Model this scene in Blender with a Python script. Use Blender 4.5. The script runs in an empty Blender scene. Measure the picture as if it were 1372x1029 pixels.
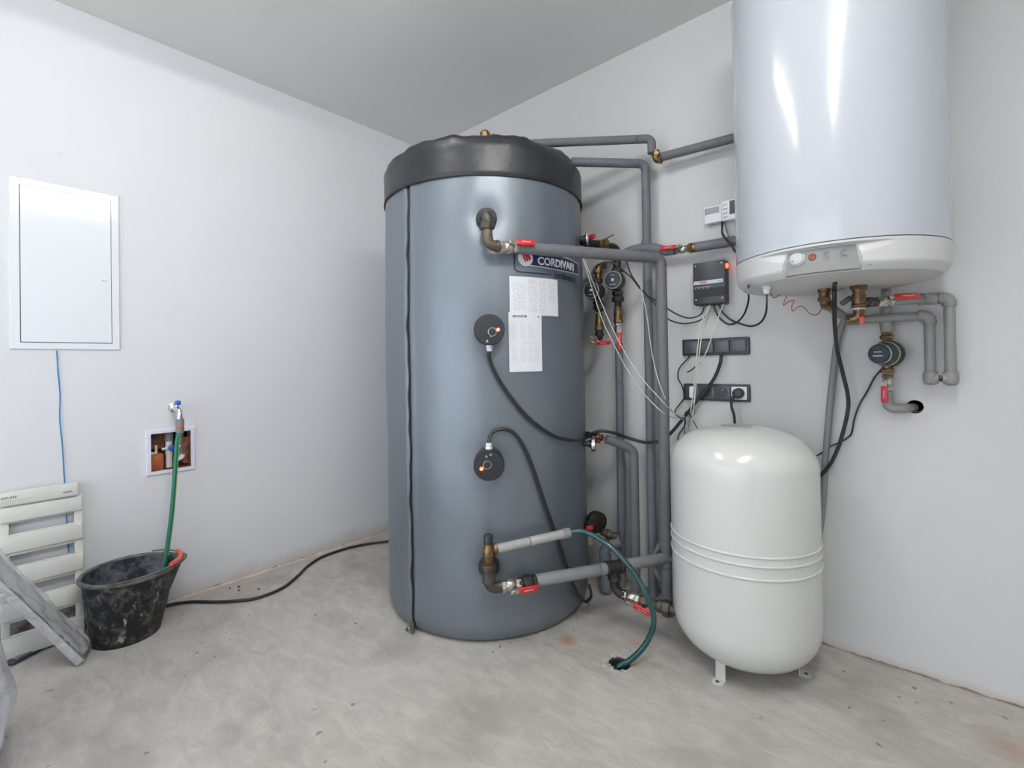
import bpy, bmesh, math, random
from mathutils import Vector, Matrix, noise
random.seed(7)
V = Vector
PI = math.pi
COL = bpy.context.scene.collection
SC = bpy.context.scene

# ------------------------------------------------------------------ camera
CAM = V((2.461, -1.958, 1.0))
FPX, CY = 636.88, 481.55
YAW, PITCH, ROLL = math.radians(41.524), math.radians(0.401), math.radians(-0.913)
_d = V((-math.sin(YAW)*math.cos(PITCH), math.cos(YAW)*math.cos(PITCH), math.sin(PITCH)))
_r = V((math.cos(YAW), math.sin(YAW), 0)); _u = _r.cross(_d)
_r, _u = _r*math.cos(ROLL)+_u*math.sin(ROLL), -_r*math.sin(ROLL)+_u*math.cos(ROLL)
cd = bpy.data.cameras.new('camera'); cam = bpy.data.objects.new('camera', cd); COL.objects.link(cam)
cd.sensor_fit = 'HORIZONTAL'; cd.sensor_width = 36.0; cd.lens = FPX/1372*36
cd.shift_y = (CY-514.5)/1372; cd.clip_start = 0.02
cam.matrix_world = Matrix.Translation(CAM) @ Matrix((_r, _u, -_d)).transposed().to_4x4()
SC.camera = cam

# ------------------------------------------------------------------ world, lights, exposure
w = bpy.data.worlds.new('world'); SC.world = w; w.use_nodes = True
w.node_tree.nodes['Background'].inputs[0].default_value = (0.86, 0.925, 1, 1)
w.node_tree.nodes['Background'].inputs[1].default_value = 1.75
SC.view_settings.view_transform = 'Standard'; SC.view_settings.look = 'None'
SC.view_settings.exposure = 0.52; SC.view_settings.gamma = 1.0
SC.view_settings.use_curve_mapping = False
TUBES = [(1.27, -1.70, 25.0), (2.56, -1.68, 62.0)]     # the room's glowing tube battens: x, y of the middle, radiance of the diffuser
# ------------------------------------------------------------------ pixel -> world helpers (photo frame 1372x1029)
def ray(x, y): return _d+_r*((x-686)/FPX)-_u*((y-CY)/FPX)
def R(x, y, o=0.0): v = ray(x, y); return CAM+v*((-o-CAM.y)/v.y)      # o metres in front of the right wall
def L(x, y, o=0.0): v = ray(x, y); return CAM+v*((o-CAM.x)/v.x)       # o metres in front of the left wall
def F(x, y, z=0.0): v = ray(x, y); return CAM+v*((z-CAM.z)/v.z)       # at height z
TC, TR = V((0.97, -0.446, 0)), 0.4354
BC, BR = V((2.247, -0.288, 0)), 0.258
VC, VR = V((1.977, -0.272, 0)), 0.222
def cyl(x, y, c, rad):
    v = ray(x, y); o = CAM-c; a = v.x**2+v.y**2; b = 2*(o.x*v.x+o.y*v.y); cc = o.x**2+o.y**2-rad**2
    D = max(b*b-4*a*cc, 0); return CAM+v*((-b-math.sqrt(D))/2/a)
def T(x, y, o=0.0): return cyl(x, y, TC, TR+o)
def B(x, y, o=0.0): return cyl(x, y, BC, BR+o)
def px(p):
    v = p-CAM; z = v.dot(_d); return (686+FPX*v.dot(_r)/z, CY-FPX*v.dot(_u)/z)
def on_line(a, b, x):
    lo_, hi = 0.0, 1.0
    for _ in range(40):
        m = (lo_+hi)/2
        if px(a.lerp(b, m))[0] < x: lo_ = m
        else: hi = m
    return a.lerp(b, lo_)

# ------------------------------------------------------------------ mesh builder
def basis(n, ref=None):
    n = n.normalized(); ref = ref or (V((0, 0, 1)) if abs(n.z) < 0.9 else V((1, 0, 0)))
    a = (ref-n*ref.dot(n)).normalized(); return a, n.cross(a)
class MB:
    def __init__(s): s.v = []; s.f = []; s.uv = None
    def add(s, vs, fs):
        k = len(s.v); s.v += [V(p) for p in vs]; s.f += [tuple(i+k for i in f) for f in fs]; return s
    def box(s, c, h, ax=None, bev=0.0, seg=2):
        ax = ax or (V((1, 0, 0)), V((0, 1, 0)), V((0, 0, 1)))
        bm = bmesh.new(); bmesh.ops.create_cube(bm, size=2)
        for v in bm.verts: v.co = V((v.co.x*h[0], v.co.y*h[1], v.co.z*h[2]))
        if bev > 0: bmesh.ops.bevel(bm, geom=list(bm.edges), offset=bev, segments=seg, profile=0.5, affect='EDGES')
        bm.verts.index_update()
        c = V(c); s.add([c+ax[0]*v.co.x+ax[1]*v.co.y+ax[2]*v.co.z for v in bm.verts], [[v.index for v in f.verts] for f in bm.faces])
        bm.free(); return s
    def tube(s, pts, r, n=12, caps=True):
        pts = [V(p) for p in pts]; m = len(pts)
        rs = r if isinstance(r, (list, tuple)) else [r]*m
        tg = [(pts[min(i+1, m-1)]-pts[max(i-1, 0)]).normalized() for i in range(m)]
        a, _ = basis(tg[0]); vs = []; fs = []
        for i in range(m):
            a = (a-tg[i]*a.dot(tg[i]))
            a = a.normalized() if a.length > 1e-6 else basis(tg[i])[0]
            b = tg[i].cross(a)
            for k in range(n):
                t = 2*PI*k/n; vs.append(pts[i]+(a*math.cos(t)+b*math.sin(t))*rs[i])
        for i in range(m-1):
            for k in range(n): fs.append((i*n+k, i*n+(k+1) % n, (i+1)*n+(k+1) % n, (i+1)*n+k))
        if caps: fs += [tuple(reversed(range(n))), tuple(range((m-1)*n, m*n))]
        return s.add(vs, fs)
    def lathe(s, o, ax, prof, n=32, ref=None, close=True):
        o = V(o); ax = V(ax).normalized(); a, b = basis(ax, ref); vs = []; fs = []
        for (r, h) in prof:
            for k in range(n):
                t = 2*PI*(k+0.5)/n; vs.append(o+ax*h+(a*math.cos(t)+b*math.sin(t))*r)
        m = len(prof)
        for i in range(m-1):
            for k in range(n): fs.append((i*n+k, i*n+(k+1) % n, (i+1)*n+(k+1) % n, (i+1)*n+k))
        if close: fs += [tuple(reversed(range(n))), tuple(range((m-1)*n, m*n))]
        return s.add(vs, fs)
    def prism(s, poly, vec):
        vec = V(vec); n = len(poly); vs = [V(p) for p in poly]+[V(p)+vec for p in poly]
        fs = [tuple(reversed(range(n))), tuple(range(n, 2*n))]+[(i, (i+1) % n, (i+1) % n+n, i+n) for i in range(n)]
        return s.add(vs, fs)
    def grid(s, nu, nv, fn, wrap=False):
        vs = [fn(i/nu, j/nv) for j in range(nv+1) for i in range(nu+(0 if wrap else 1))]
        w_ = nu if wrap else nu+1; fs = []
        for j in range(nv):
            for i in range(nu): fs.append((j*w_+i, j*w_+(i+1) % w_, (j+1)*w_+(i+1) % w_, (j+1)*w_+i))
        return s.add(vs, fs)
LOC = {}
def link(name, mb, m, parent=None, smooth=35, loc=None):
    me = bpy.data.meshes.new(name)
    if parent is None:
        if loc is None:
            xs = [p.x for p in mb.v]; ys = [p.y for p in mb.v]; loc = V(((min(xs)+max(xs))/2, (min(ys)+max(ys))/2, min(p.z for p in mb.v)))
    else: loc = LOC[parent.name]
    loc = V(loc)
    me.from_pydata([tuple(p-loc) for p in mb.v], [], mb.f); me.validate()
    bm = bmesh.new(); bm.from_mesh(me); bmesh.ops.recalc_face_normals(bm, faces=bm.faces); bm.to_mesh(me); bm.free()
    if smooth:
        me.polygons.foreach_set('use_smooth', [True]*len(me.polygons))
        me.set_sharp_from_angle(angle=math.radians(smooth))
    me.materials.append(m)
    if mb.uv:
        uvl = me.uv_layers.new(name='UVMap')
        for lp in me.loops: uvl.data[lp.index].uv = mb.uv[lp.vertex_index]
    o = bpy.data.objects.new(name, me); COL.objects.link(o)
    if parent is None: o.location = loc
    else: o.parent = parent
    LOC[o.name] = loc
    return o
def tag(o, label=None, cat=None, group=None, kind=None):
    if label: o['label'] = label
    if cat: o['category'] = cat
    if group: o['group'] = group
    if kind: o['kind'] = kind
    return o
def thing(name, label, cat, loc, group=None):
    o = bpy.data.objects.new(name, None); COL.objects.link(o); o.location = loc; o.empty_display_size = 0.05
    LOC[o.name] = V(loc); return tag(o, label, cat, group)
def struct(name, mb, m, parent=None, smooth=0):
    o = link(name, mb, m, parent, smooth, V((0, 0, 0)) if parent is None else None)
    if parent is None: o['kind'] = 'structure'
    return o
def spline(pts, n=8):
    pts = [V(p) for p in pts]; q = [pts[0]*2-pts[1]]+pts+[pts[-1]*2-pts[-2]]; out = []
    for i in range(1, len(q)-2):
        a, b, c, d = q[i-1:i+3]
        for k in range(n):
            t = k/n; out.append(0.5*((2*b)+(c-a)*t+(2*a-5*b+4*c-d)*t*t+(3*b-a-3*c+d)*t**3))
    out.append(pts[-1]); return out
def arc(p0, c, p1, n=7): return [p0*(1-t)**2+c*(2*t*(1-t))+p1*t*t for t in [i/n for i in range(n+1)]]
def text_mb(body, size, o, ax, ay, depth=0.0006, bold=0.0, align='LEFT', bend=None):
    """real letters: o = baseline origin, ax = reading direction, ay = up; bend(u, v, w) -> world maps them on a curved surface"""
    cu = bpy.data.curves.new('t', 'FONT'); cu.body = body; cu.size = size; cu.offset = bold; cu.align_x = align
    cu.extrude = depth/2; cu.resolution_u = 3
    ob = bpy.data.objects.new('t', cu); COL.objects.link(ob)
    me = ob.to_mesh(); mb = MB()
    vs = [v.co.copy() for v in me.vertices]; fs = [tuple(p.vertices) for p in me.polygons]
    ob.to_mesh_clear(); bpy.data.objects.remove(ob); bpy.data.curves.remove(cu)
    if bend: mb.add([bend(p.x, p.y, p.z) for p in vs], fs)
    else:
        az = ax.cross(ay); mb.add([o+ax*p.x+ay*p.y+az*p.z for p in vs], fs)
    return mb

# ------------------------------------------------------------------ materials
def mat(name, col, rough=0.5, metal=0.0, var=None, bump=None, spec=0.5, coat=0.0, emit=None, alpha=None, sheen=0.0):
    m = bpy.data.materials.new(name); m.use_nodes = True; nt = m.node_tree; bs = nt.nodes['Principled BSDF']
    bs.inputs['Base Color'].default_value = (*col, 1); bs.inputs['Roughness'].default_value = rough
    bs.inputs['Metallic'].default_value = metal; bs.inputs['Specular IOR Level'].default_value = spec
    bs.inputs['Coat Weight'].default_value = coat; bs.inputs['Coat Roughness'].default_value = 0.08
    if emit: bs.inputs['Emission Color'].default_value = (*emit[0], 1); bs.inputs['Emission Strength'].default_value = emit[1]
    if alpha is not None: bs.inputs['Alpha'].default_value = alpha
    gm = nt.nodes.new('ShaderNodeNewGeometry')
    if var:                                    # (scale, amount, other colour) noise patches
        nz = nt.nodes.new('ShaderNodeTexNoise'); nz.inputs['Scale'].default_value = var[0]; nz.inputs['Detail'].default_value = 6
        nt.links.new(gm.outputs['Position'], nz.inputs['Vector'])
        rp = nt.nodes.new('ShaderNodeMapRange'); rp.inputs[1].default_value = 0.38; rp.inputs[2].default_value = 0.62
        rp.inputs[4].default_value = var[1]; nt.links.new(nz.outputs[0], rp.inputs[0])
        mx = nt.nodes.new('ShaderNodeMix'); mx.data_type = 'RGBA'; mx.inputs[6].default_value = (*col, 1); mx.inputs[7].default_value = (*var[2], 1)
        nt.links.new(rp.outputs[0], mx.inputs[0]); nt.links.new(mx.outputs[2], bs.inputs['Base Color'])
    if bump:                                   # (scale, strength, distance)
        nb = nt.nodes.new('ShaderNodeTexNoise'); nb.inputs['Scale'].default_value = bump[0]; nb.inputs['Detail'].default_value = 5
        nt.links.new(gm.outputs['Position'], nb.inputs['Vector'])
        bp = nt.nodes.new('ShaderNodeBump'); bp.inputs['Strength'].default_value = bump[1]; bp.inputs['Distance'].default_value = bump[2]
        nt.links.new(nb.outputs[0], bp.inputs['Height']); nt.links.new(bp.outputs[0], bs.inputs['Normal'])
    return m
class NT:
    """tiny node helper for the richer materials"""
    def __init__(s, m): s.nt = m.node_tree; s.bs = s.nt.nodes['Principled BSDF']; g = s.nt.nodes.new('ShaderNodeNewGeometry'); s.pos = g.outputs['Position']
    def n(s, t, **k):
        x = s.nt.nodes.new(t)
        for a, b in k.items(): setattr(x, a, b)
        return x
    def noise(s, sc, det=4, rough=0.5, vec=None, dist=0.0):
        x = s.n('ShaderNodeTexNoise'); x.inputs['Scale'].default_value = sc; x.inputs['Detail'].default_value = det; x.inputs['Roughness'].default_value = rough
        x.inputs['Distortion'].default_value = dist; s.nt.links.new(vec or s.pos, x.inputs['Vector']); return x.outputs[0]
    def mr(s, v, a, b, c=0.0, d=1.0):
        x = s.n('ShaderNodeMapRange'); s.nt.links.new(v, x.inputs[0])
        for i, q in enumerate((a, b, c, d)): x.inputs[1+i].default_value = q
        return x.outputs[0]
    def math(s, op, a, b=None):
        x = s.n('ShaderNodeMath', operation=op)
        for i, q in enumerate((a, b)):
            if q is None: continue
            if isinstance(q, (int, float)): x.inputs[i].default_value = q
            else: s.nt.links.new(q, x.inputs[i])
        return x.outputs[0]
    def mix(s, f, a, b):
        x = s.n('ShaderNodeMix', data_type='RGBA')
        if isinstance(f, (int, float)): x.inputs[0].default_value = f
        else: s.nt.links.new(f, x.inputs[0])
        for i, q in ((6, a), (7, b)):
            if isinstance(q, tuple): x.inputs[i].default_value = (*q, 1)
            else: s.nt.links.new(q, x.inputs[i])
        return x.outputs[2]
    def scale(s, sx, sy, sz):
        x = s.n('ShaderNodeMapping'); x.inputs['Scale'].default_value = (sx, sy, sz); s.nt.links.new(s.pos, x.inputs['Vector']); return x.outputs[0]
    def xyz(s):
        x = s.n('ShaderNodeSeparateXYZ'); s.nt.links.new(s.pos, x.inputs[0]); return x.outputs
    def dist(s, p):
        x = s.n('ShaderNodeVectorMath', operation='DISTANCE'); s.nt.links.new(s.pos, x.inputs[0]); x.inputs[1].default_value = p; return x.outputs['Value']
    def col(s, c): s.nt.links.new(c, s.bs.inputs['Base Color'])
    def bump(s, h, st, d):
        x = s.n('ShaderNodeBump'); x.inputs['Strength'].default_value = st; x.inputs['Distance'].default_value = d
        s.nt.links.new(h, x.inputs['Height']); s.nt.links.new(x.outputs[0], s.bs.inputs['Normal'])

def plaster(name, base, stain=0.0):
    m = mat(name, base, 0.85, spec=0.2); t = NT(m)
    big = t.noise(1.7, 3); fine = t.noise(55, 6, 0.6); mid = t.noise(9, 4)
    c = t.mix(t.mr(big, 0.35, 0.65, 0, 0.5), base, tuple(x*0.95 for x in base))
    spots = t.mr(t.noise(13, 2, 0.4), 0.76, 0.80, 0, 0.35)
    c = t.mix(spots, c, tuple(x*0.6 for x in base))
    if stain:                                   # bare mortar and dirt along the foot of the wall
        z = t.xyz()[2]; edge = t.math('SUBTRACT', z, t.math('MULTIPLY', t.noise(6, 5, 0.65), 0.11*stain))
        c = t.mix(t.mr(edge, -0.055*stain, 0.02, 0.75, 0), c, (0.50, 0.44, 0.38))
        if stain > 0.5:
            low = t.math('MULTIPLY', t.mr(t.xyz()[1], -1.66, -1.70, 0, 1), t.mr(t.math('ADD', z, t.math('MULTIPLY', t.noise(9, 5, 0.7), 0.16)), 0.17, 0.25, 1, 0))
            c = t.mix(t.math('MULTIPLY', low, t.mr(t.noise(30, 5, 0.7), 0.35, 0.6, 0.4, 0.95)), c, (0.24, 0.17, 0.13))
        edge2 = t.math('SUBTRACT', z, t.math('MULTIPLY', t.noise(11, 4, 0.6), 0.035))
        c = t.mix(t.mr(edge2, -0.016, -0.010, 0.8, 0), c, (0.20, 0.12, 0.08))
    t.col(c)
    h = t.math('ADD', t.math('MULTIPLY', big, 2.0), t.math('ADD', t.math('MULTIPLY', mid, 0.3), t.math('MULTIPLY', fine, 0.12)))
    t.bump(h, 0.25, 0.02); return m
M = {}
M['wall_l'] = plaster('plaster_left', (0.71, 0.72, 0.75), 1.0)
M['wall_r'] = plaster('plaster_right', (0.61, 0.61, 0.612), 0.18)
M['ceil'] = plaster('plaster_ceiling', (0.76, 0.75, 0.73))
def concrete():
    m = mat('concrete', (0.45, 0.43, 0.40), 0.75, spec=0.3); t = NT(m)
    v = t.scale(1, 1, 1)
    a = t.noise(2.2, 6, 0.6, v, 0.6); b = t.noise(9, 7, 0.65, t.scale(1.0, 2.2, 1), 0.8); f = t.noise(120, 5, 0.7)
    c = t.mix(t.mr(a, 0.3, 0.7), (0.36, 0.34, 0.31), (0.48, 0.455, 0.42))
    c = t.mix(t.mr(b, 0.38, 0.66, 0, 0.65), c, (0.58, 0.56, 0.52))
    c = t.mix(t.mr(t.noise(3.7, 4, 0.5), 0.52, 0.68, 0, 0.55), c, (0.30, 0.28, 0.255))
    c = t.mix(t.mr(f, 0.45, 0.7, 0, 0.35), c, (0.33, 0.32, 0.30))
    c = t.mix(t.mr(t.noise(28, 2, 0.3), 0.74, 0.77, 0, 0.8), c, (0.17, 0.15, 0.13))       # grit specks
    for (p, r, k, cc) in ((F(760, 858), 0.055, 0.85, (0.36, 0.17, 0.06)), (F(833, 847), 0.025, 0.85, (0.42, 0.22, 0.08)),
                          (F(850, 862), 0.07, 0.45, (0.40, 0.25, 0.17)), (F(1355, 1005), 0.10, 0.5, (0.36, 0.22, 0.14)),
                          (F(858, 895), 0.10, 0.3, (0.42, 0.32, 0.22)), (F(700, 835), 0.05, 0.25, (0.45, 0.30, 0.18))):      # rust marks
        d = t.math('ADD', t.dist(tuple(p)), t.math('MULTIPLY', t.noise(40, 3), 0.02))
        c = t.mix(t.mr(d, r*0.15, r, k, 0), c, cc)
    x, y, z = t.xyz()
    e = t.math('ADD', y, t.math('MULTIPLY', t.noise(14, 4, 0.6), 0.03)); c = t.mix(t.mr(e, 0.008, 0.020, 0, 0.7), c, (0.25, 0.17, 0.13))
    e = t.math('SUBTRACT', x, t.math('MULTIPLY', t.noise(9, 5, 0.65), 0.16)); c = t.mix(t.mr(e, -0.075, 0.0, 0.8, 0), c, (0.50, 0.42, 0.35))
    t.col(c)
    r_ = t.mr(a, 0.3, 0.7, 0.6, 0.8); t.nt.links.new(r_, t.bs.inputs['Roughness'])
    h = t.math('ADD', t.math('MULTIPLY', a, 1.0), t.math('ADD', t.math('MULTIPLY', b, 0.5), t.math('MULTIPLY', f, 0.12))); t.bump(h, 0.35, 0.012)
    return m
M['floor'] = concrete()
def jacket():
    m = mat('grey_vinyl_jacket', (0.2, 0.22, 0.25), 0.40, 0.55, spec=0.6); t = NT(m)
    a = t.noise(3, 4); f = t.noise(300, 3); g = t.noise(26, 3, 0.5, t.scale(1, 1, 0.35))
    t.col(t.mix(t.mr(a, 0.35, 0.65, 0, 0.5), (0.190, 0.218, 0.250), (0.212, 0.240, 0.272)))
    t.bump(t.math('ADD', t.math('MULTIPLY', a, 1.0), t.math('ADD', t.math('MULTIPLY', f, 0.02), t.math('MULTIPLY', g, 0.06))), 0.3, 0.02); return m
M['jacket'] = jacket()
M['vinyl'] = mat('black_vinyl', (0.014, 0.015, 0.018), 0.38, var=(5, 0.5, (0.025, 0.025, 0.028)), bump=(7, 0.35, 0.02), spec=0.6)
M['foam'] = mat('grey_pipe_foam', (0.155, 0.157, 0.168), 0.7, var=(30, 0.5, (0.13, 0.132, 0.14)), bump=(90, 0.25, 0.002))
M['foam_l'] = mat('pale_grey_pipe_foam', (0.235, 0.235, 0.24), 0.65, var=(24, 0.5, (0.20, 0.20, 0.20)), bump=(90, 0.2, 0.002))
M['foam_b'] = mat('bluish_grey_pipe_foam', (0.145, 0.16, 0.182), 0.6, var=(30, 0.5, (0.125, 0.135, 0.15)), bump=(90, 0.25, 0.002))
M['ppr'] = mat('grey_plastic_pipe', (0.27, 0.27, 0.26), 0.45, var=(20, 0.4, (0.235, 0.235, 0.225)), bump=(60, 0.1, 0.001))
M['white_pipe'] = mat('whitish_plastic_pipe', (0.37, 0.37, 0.365), 0.4, var=(30, 0.4, (0.31, 0.31, 0.305)))
M['brass'] = mat('brass', (0.27, 0.18, 0.085), 0.38, 0.85, var=(60, 0.8, (0.12, 0.08, 0.045)), bump=(90, 0.3, 0.002))
M['nickel'] = mat('nickel', (0.62, 0.60, 0.55), 0.3, 0.95, var=(70, 0.7, (0.32, 0.30, 0.26)), bump=(90, 0.3, 0.002))
M['iron'] = mat('dull_cast_iron', (0.12, 0.108, 0.092), 0.45, 0.65, var=(45, 0.7, (0.06, 0.05, 0.042)), bump=(80, 0.4, 0.002))
M['darkiron'] = mat('black_iron', (0.03, 0.027, 0.025), 0.5, 0.4, var=(45, 0.7, (0.055, 0.043, 0.034)), bump=(80, 0.3, 0.002))
M['chrome'] = mat('chrome', (0.75, 0.75, 0.76), 0.16, 1.0)
M['red'] = mat('red_handle', (0.62, 0.02, 0.025), 0.35, coat=0.3, var=(60, 0.3, (0.45, 0.015, 0.02)))
M['darkred'] = mat('dark_red', (0.30, 0.02, 0.02), 0.45)
M['black'] = mat('black_plastic', (0.028, 0.029, 0.032), 0.38, bump=(220, 0.1, 0.0006))
M['black_matte'] = mat('black_rubber', (0.022, 0.022, 0.023), 0.55, var=(40, 0.4, (0.035, 0.034, 0.033)))
M['anthracite'] = mat('anthracite_plastic', (0.040, 0.044, 0.055), 0.36, bump=(200, 0.1, 0.0006))
M['slate'] = mat('slate_grey_plastic', (0.085, 0.090, 0.104), 0.3)
M['navy'] = mat('dark_blue_print', (0.012, 0.03, 0.085), 0.4)
M['logo_white'] = mat('white_print', (0.70, 0.71, 0.73), 0.4)
M['logo_red'] = mat('red_print', (0.50, 0.02, 0.03), 0.4)
M['boiler'] = mat('white_enamel', (0.47, 0.50, 0.54), 0.16, coat=0.25, bump=(4, 0.05, 0.01))
M['boiler_base'] = mat('white_plastic_cover', (0.58, 0.58, 0.575), 0.45, var=(5, 0.4, (0.52, 0.51, 0.49)), bump=(150, 0.05, 0.0005))
M['recess'] = mat('light_grey_panel', (0.38, 0.38, 0.375), 0.4)
M['vessel'] = mat('ivory_white_paint', (0.60, 0.61, 0.59), 0.2, coat=0.2, bump=(9, 0.06, 0.005))
M['white'] = mat('white_plastic', (0.78, 0.79, 0.82), 0.28, coat=0.2)
M['white_steel'] = mat('white_painted_steel', (0.76, 0.79, 0.83), 0.11)
M['lilac'] = mat('white_lilac_frame', (0.74, 0.74, 0.86), 0.4)
M['cream'] = mat('cream_plastic', (0.70, 0.70, 0.66), 0.42, var=(14, 0.4, (0.62, 0.62, 0.59)))
M['greyline'] = mat('grey_print', (0.25, 0.25, 0.25), 0.6)
M['green'] = mat('green_hose', (0.005, 0.16, 0.095), 0.28, coat=0.3)
M['teal'] = mat('dark_green_hose', (0.005, 0.055, 0.057), 0.22, coat=0.4)
M['blue'] = mat('blue_plastic', (0.01, 0.12, 0.55), 0.35)
M['bluecord'] = mat('blue_cord', (0.03, 0.22, 0.50), 0.6)
M['orange'] = mat('coral_grip', (0.72, 0.12, 0.07), 0.45)
M['bucket'] = mat('mortar_smeared_black_rubber', (0.018, 0.018, 0.020), 0.5, bump=(30, 0.4, 0.004), spec=0.4)
t = NT(M['bucket']); c_ = t.mix(t.mr(t.noise(22, 9, 0.78), 0.50, 0.68, 0, 0.8), (0.015, 0.015, 0.017), (0.20, 0.195, 0.19))
c_ = t.mix(t.mr(t.noise(34, 5, 0.6, t.scale(1, 1, 0.4)), 0.62, 0.68, 0, 0.8), c_, (0.42, 0.41, 0.40)); t.col(c_)
M['bucket_in'] = mat('mortar_crusted_black_rubber', (0.02, 0.022, 0.03), 0.6, bump=(30, 0.5, 0.004))
t = NT(M['bucket_in']); t.col(t.mix(t.mr(t.noise(14, 7, 0.7), 0.42, 0.68, 0, 0.8), (0.018, 0.022, 0.036), (0.30, 0.31, 0.34)))
M['rim'] = mat('grey_worn_rubber', (0.16, 0.155, 0.15), 0.5, var=(40, 0.8, (0.06, 0.06, 0.06)))
M['wire_r'] = mat('red_wire', (0.45, 0.05, 0.04), 0.5)
M['wire_w'] = mat('cream_wire', (0.62, 0.60, 0.54), 0.5)
M['cable'] = mat('black_cable', (0.02, 0.02, 0.022), 0.42)
M['cable_g'] = mat('dark_grey_cable', (0.055, 0.053, 0.052), 0.5)
M['conduit'] = mat('grey_conduit', (0.22, 0.225, 0.225), 0.5)
M['brick'] = mat('broken_brick', (0.33, 0.10, 0.04), 0.9, var=(35, 0.9, (0.10, 0.05, 0.035)), bump=(50, 0.9, 0.01))
M['terracotta'] = mat('orange_brick', (0.42, 0.12, 0.04), 0.85, var=(30, 0.5, (0.30, 0.07, 0.03)), bump=(50, 0.5, 0.005))
M['cavity'] = mat('dark_cavity', (0.07, 0.045, 0.035), 0.9, var=(40, 0.8, (0.16, 0.09, 0.06)), bump=(60, 0.8, 0.01))
M['lamp_on'] = mat('lit_red_lamp', (0.6, 0.05, 0.03), 0.4, emit=((1.0, 0.07, 0.02), 4.0))
M['lamp_spark'] = mat('lit_red_core', (0.9, 0.3, 0.2), 0.4, emit=((1.0, 0.25, 0.12), 14.0))
M['amber'] = mat('amber_lamp', (0.22, 0.05, 0.012), 0.3, coat=0.5)
M['cap_black'] = mat('slate_black_plastic', (0.024, 0.027, 0.033), 0.45)
M['olive'] = mat('yellow_green_ring', (0.33, 0.35, 0.20), 0.4)
M['pump_face'] = mat('blue_black_face', (0.030, 0.036, 0.052), 0.32)
M['greenface'] = mat('green_grey_label', (0.055, 0.08, 0.062), 0.4)
M['badge'] = mat('cream_badge', (0.70, 0.66, 0.58), 0.4)
M['silver'] = mat('silver_print', (0.50, 0.54, 0.58), 0.35, 0.2)
M['display'] = mat('grey_display', (0.34, 0.38, 0.40), 0.08, coat=0.6)
M['zip'] = mat('black_zip', (0.008, 0.008, 0.009), 0.5)
M['diffuser'] = mat('lamp_diffuser', (0.9, 0.9, 0.9), 0.4, emit=((0.93, 0.965, 1.0), 2.0))
def film(name, col, rough, sc):
    m = mat(name, col, rough, coat=0.6, spec=0.6); t = NT(m)
    n1 = t.noise(sc, 5, 0.6, None, 1.5)
    t.col(t.mix(t.mr(n1, 0.35, 0.7, 0, 0.5), col, tuple(min(1, x*1.35) for x in col))); t.bump(n1, 0.7, 0.02)
    if 'white' in name:
        e_ = t.math('ADD', t.xyz()[2], t.math('MULTIPLY', t.noise(9, 3), 0.06)); t.col(t.mix(t.mr(e_, 0.115, 0.135, 1, 0), t.mix(t.mr(n1, 0.35, 0.7, 0, 0.5), col, tuple(min(1, x*1.2) for x in col)), (0.20, 0.25, 0.52)))
    return m
M['wrap'] = film('clear_film_over_grey', (0.24, 0.245, 0.255), 0.25, 22)
M['wrap_edge'] = film('clear_film_over_pale_grey', (0.50, 0.51, 0.53), 0.3, 18)
M['sack'] = film('crumpled_white_plastic', (0.66, 0.69, 0.75), 0.3, 9)
M['sack_blue'] = film('crumpled_blue_plastic', (0.28, 0.34, 0.60), 0.35, 12)
def paper(name, cols, blocks, rows):
    """white sheet with rows of fine grey print in columns; uses the sheet's UV"""
    m = mat(name, (0.74, 0.76, 0.80), 0.55, spec=0.3); t = NT(m)
    uv = t.n('ShaderNodeUVMap').outputs[0]; sp = t.n('ShaderNodeSeparateXYZ'); t.nt.links.new(uv, sp.inputs[0]); u, v_ = sp.outputs[0], sp.outputs[1]
    mp = t.n('ShaderNodeMapping'); mp.inputs['Scale'].default_value = (30, rows, 1); t.nt.links.new(uv, mp.inputs['Vector'])
    ns = t.noise(1.0, 2, 0.5, mp.outputs[0]); ink = t.mr(ns, 0.47, 0.53)
    line = t.mr(t.math('FRACT', t.math('MULTIPLY', v_, float(rows))), 0.45, 0.5)
    ink = t.math('MULTIPLY', ink, line); mask = None
    for (u0, u1, v0, v1) in blocks:
        k = t.math('MULTIPLY', t.math('MULTIPLY', t.math('GREATER_THAN', u, u0), t.math('LESS_THAN', u, u1)), t.math('MULTIPLY', t.math('GREATER_THAN', v_, v0), t.math('LESS_THAN', v_, v1)))
        mask = k if mask is None else t.math('MAXIMUM', mask, k)
    t.col(t.mix(t.math('MULTIPLY', t.math('MULTIPLY', ink, mask), cols), (0.74, 0.76, 0.80), (0.16, 0.17, 0.20))); return m
M['paper1'] = paper('printed_sheet_one', 0.36, [(0.06, 0.30, 0.1, 0.85), (0.34, 0.52, 0.04, 0.95), (0.56, 0.72, 0.04, 0.95), (0.76, 0.92, 0.35, 0.93)], 30)
M['paper2'] = paper('printed_sheet_two', 0.28, [(0.10, 0.22, 0.55, 0.83), (0.33, 0.47, 0.55, 0.83), (0.57, 0.72, 0.55, 0.83), (0.40, 0.95, 0.45, 0.5), (0.08, 0.25, 0.15, 0.42), (0.33, 0.5, 0.15, 0.42), (0.56, 0.7, 0.15, 0.42), (0.75, 0.9, 0.15, 0.42)], 60)

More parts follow.
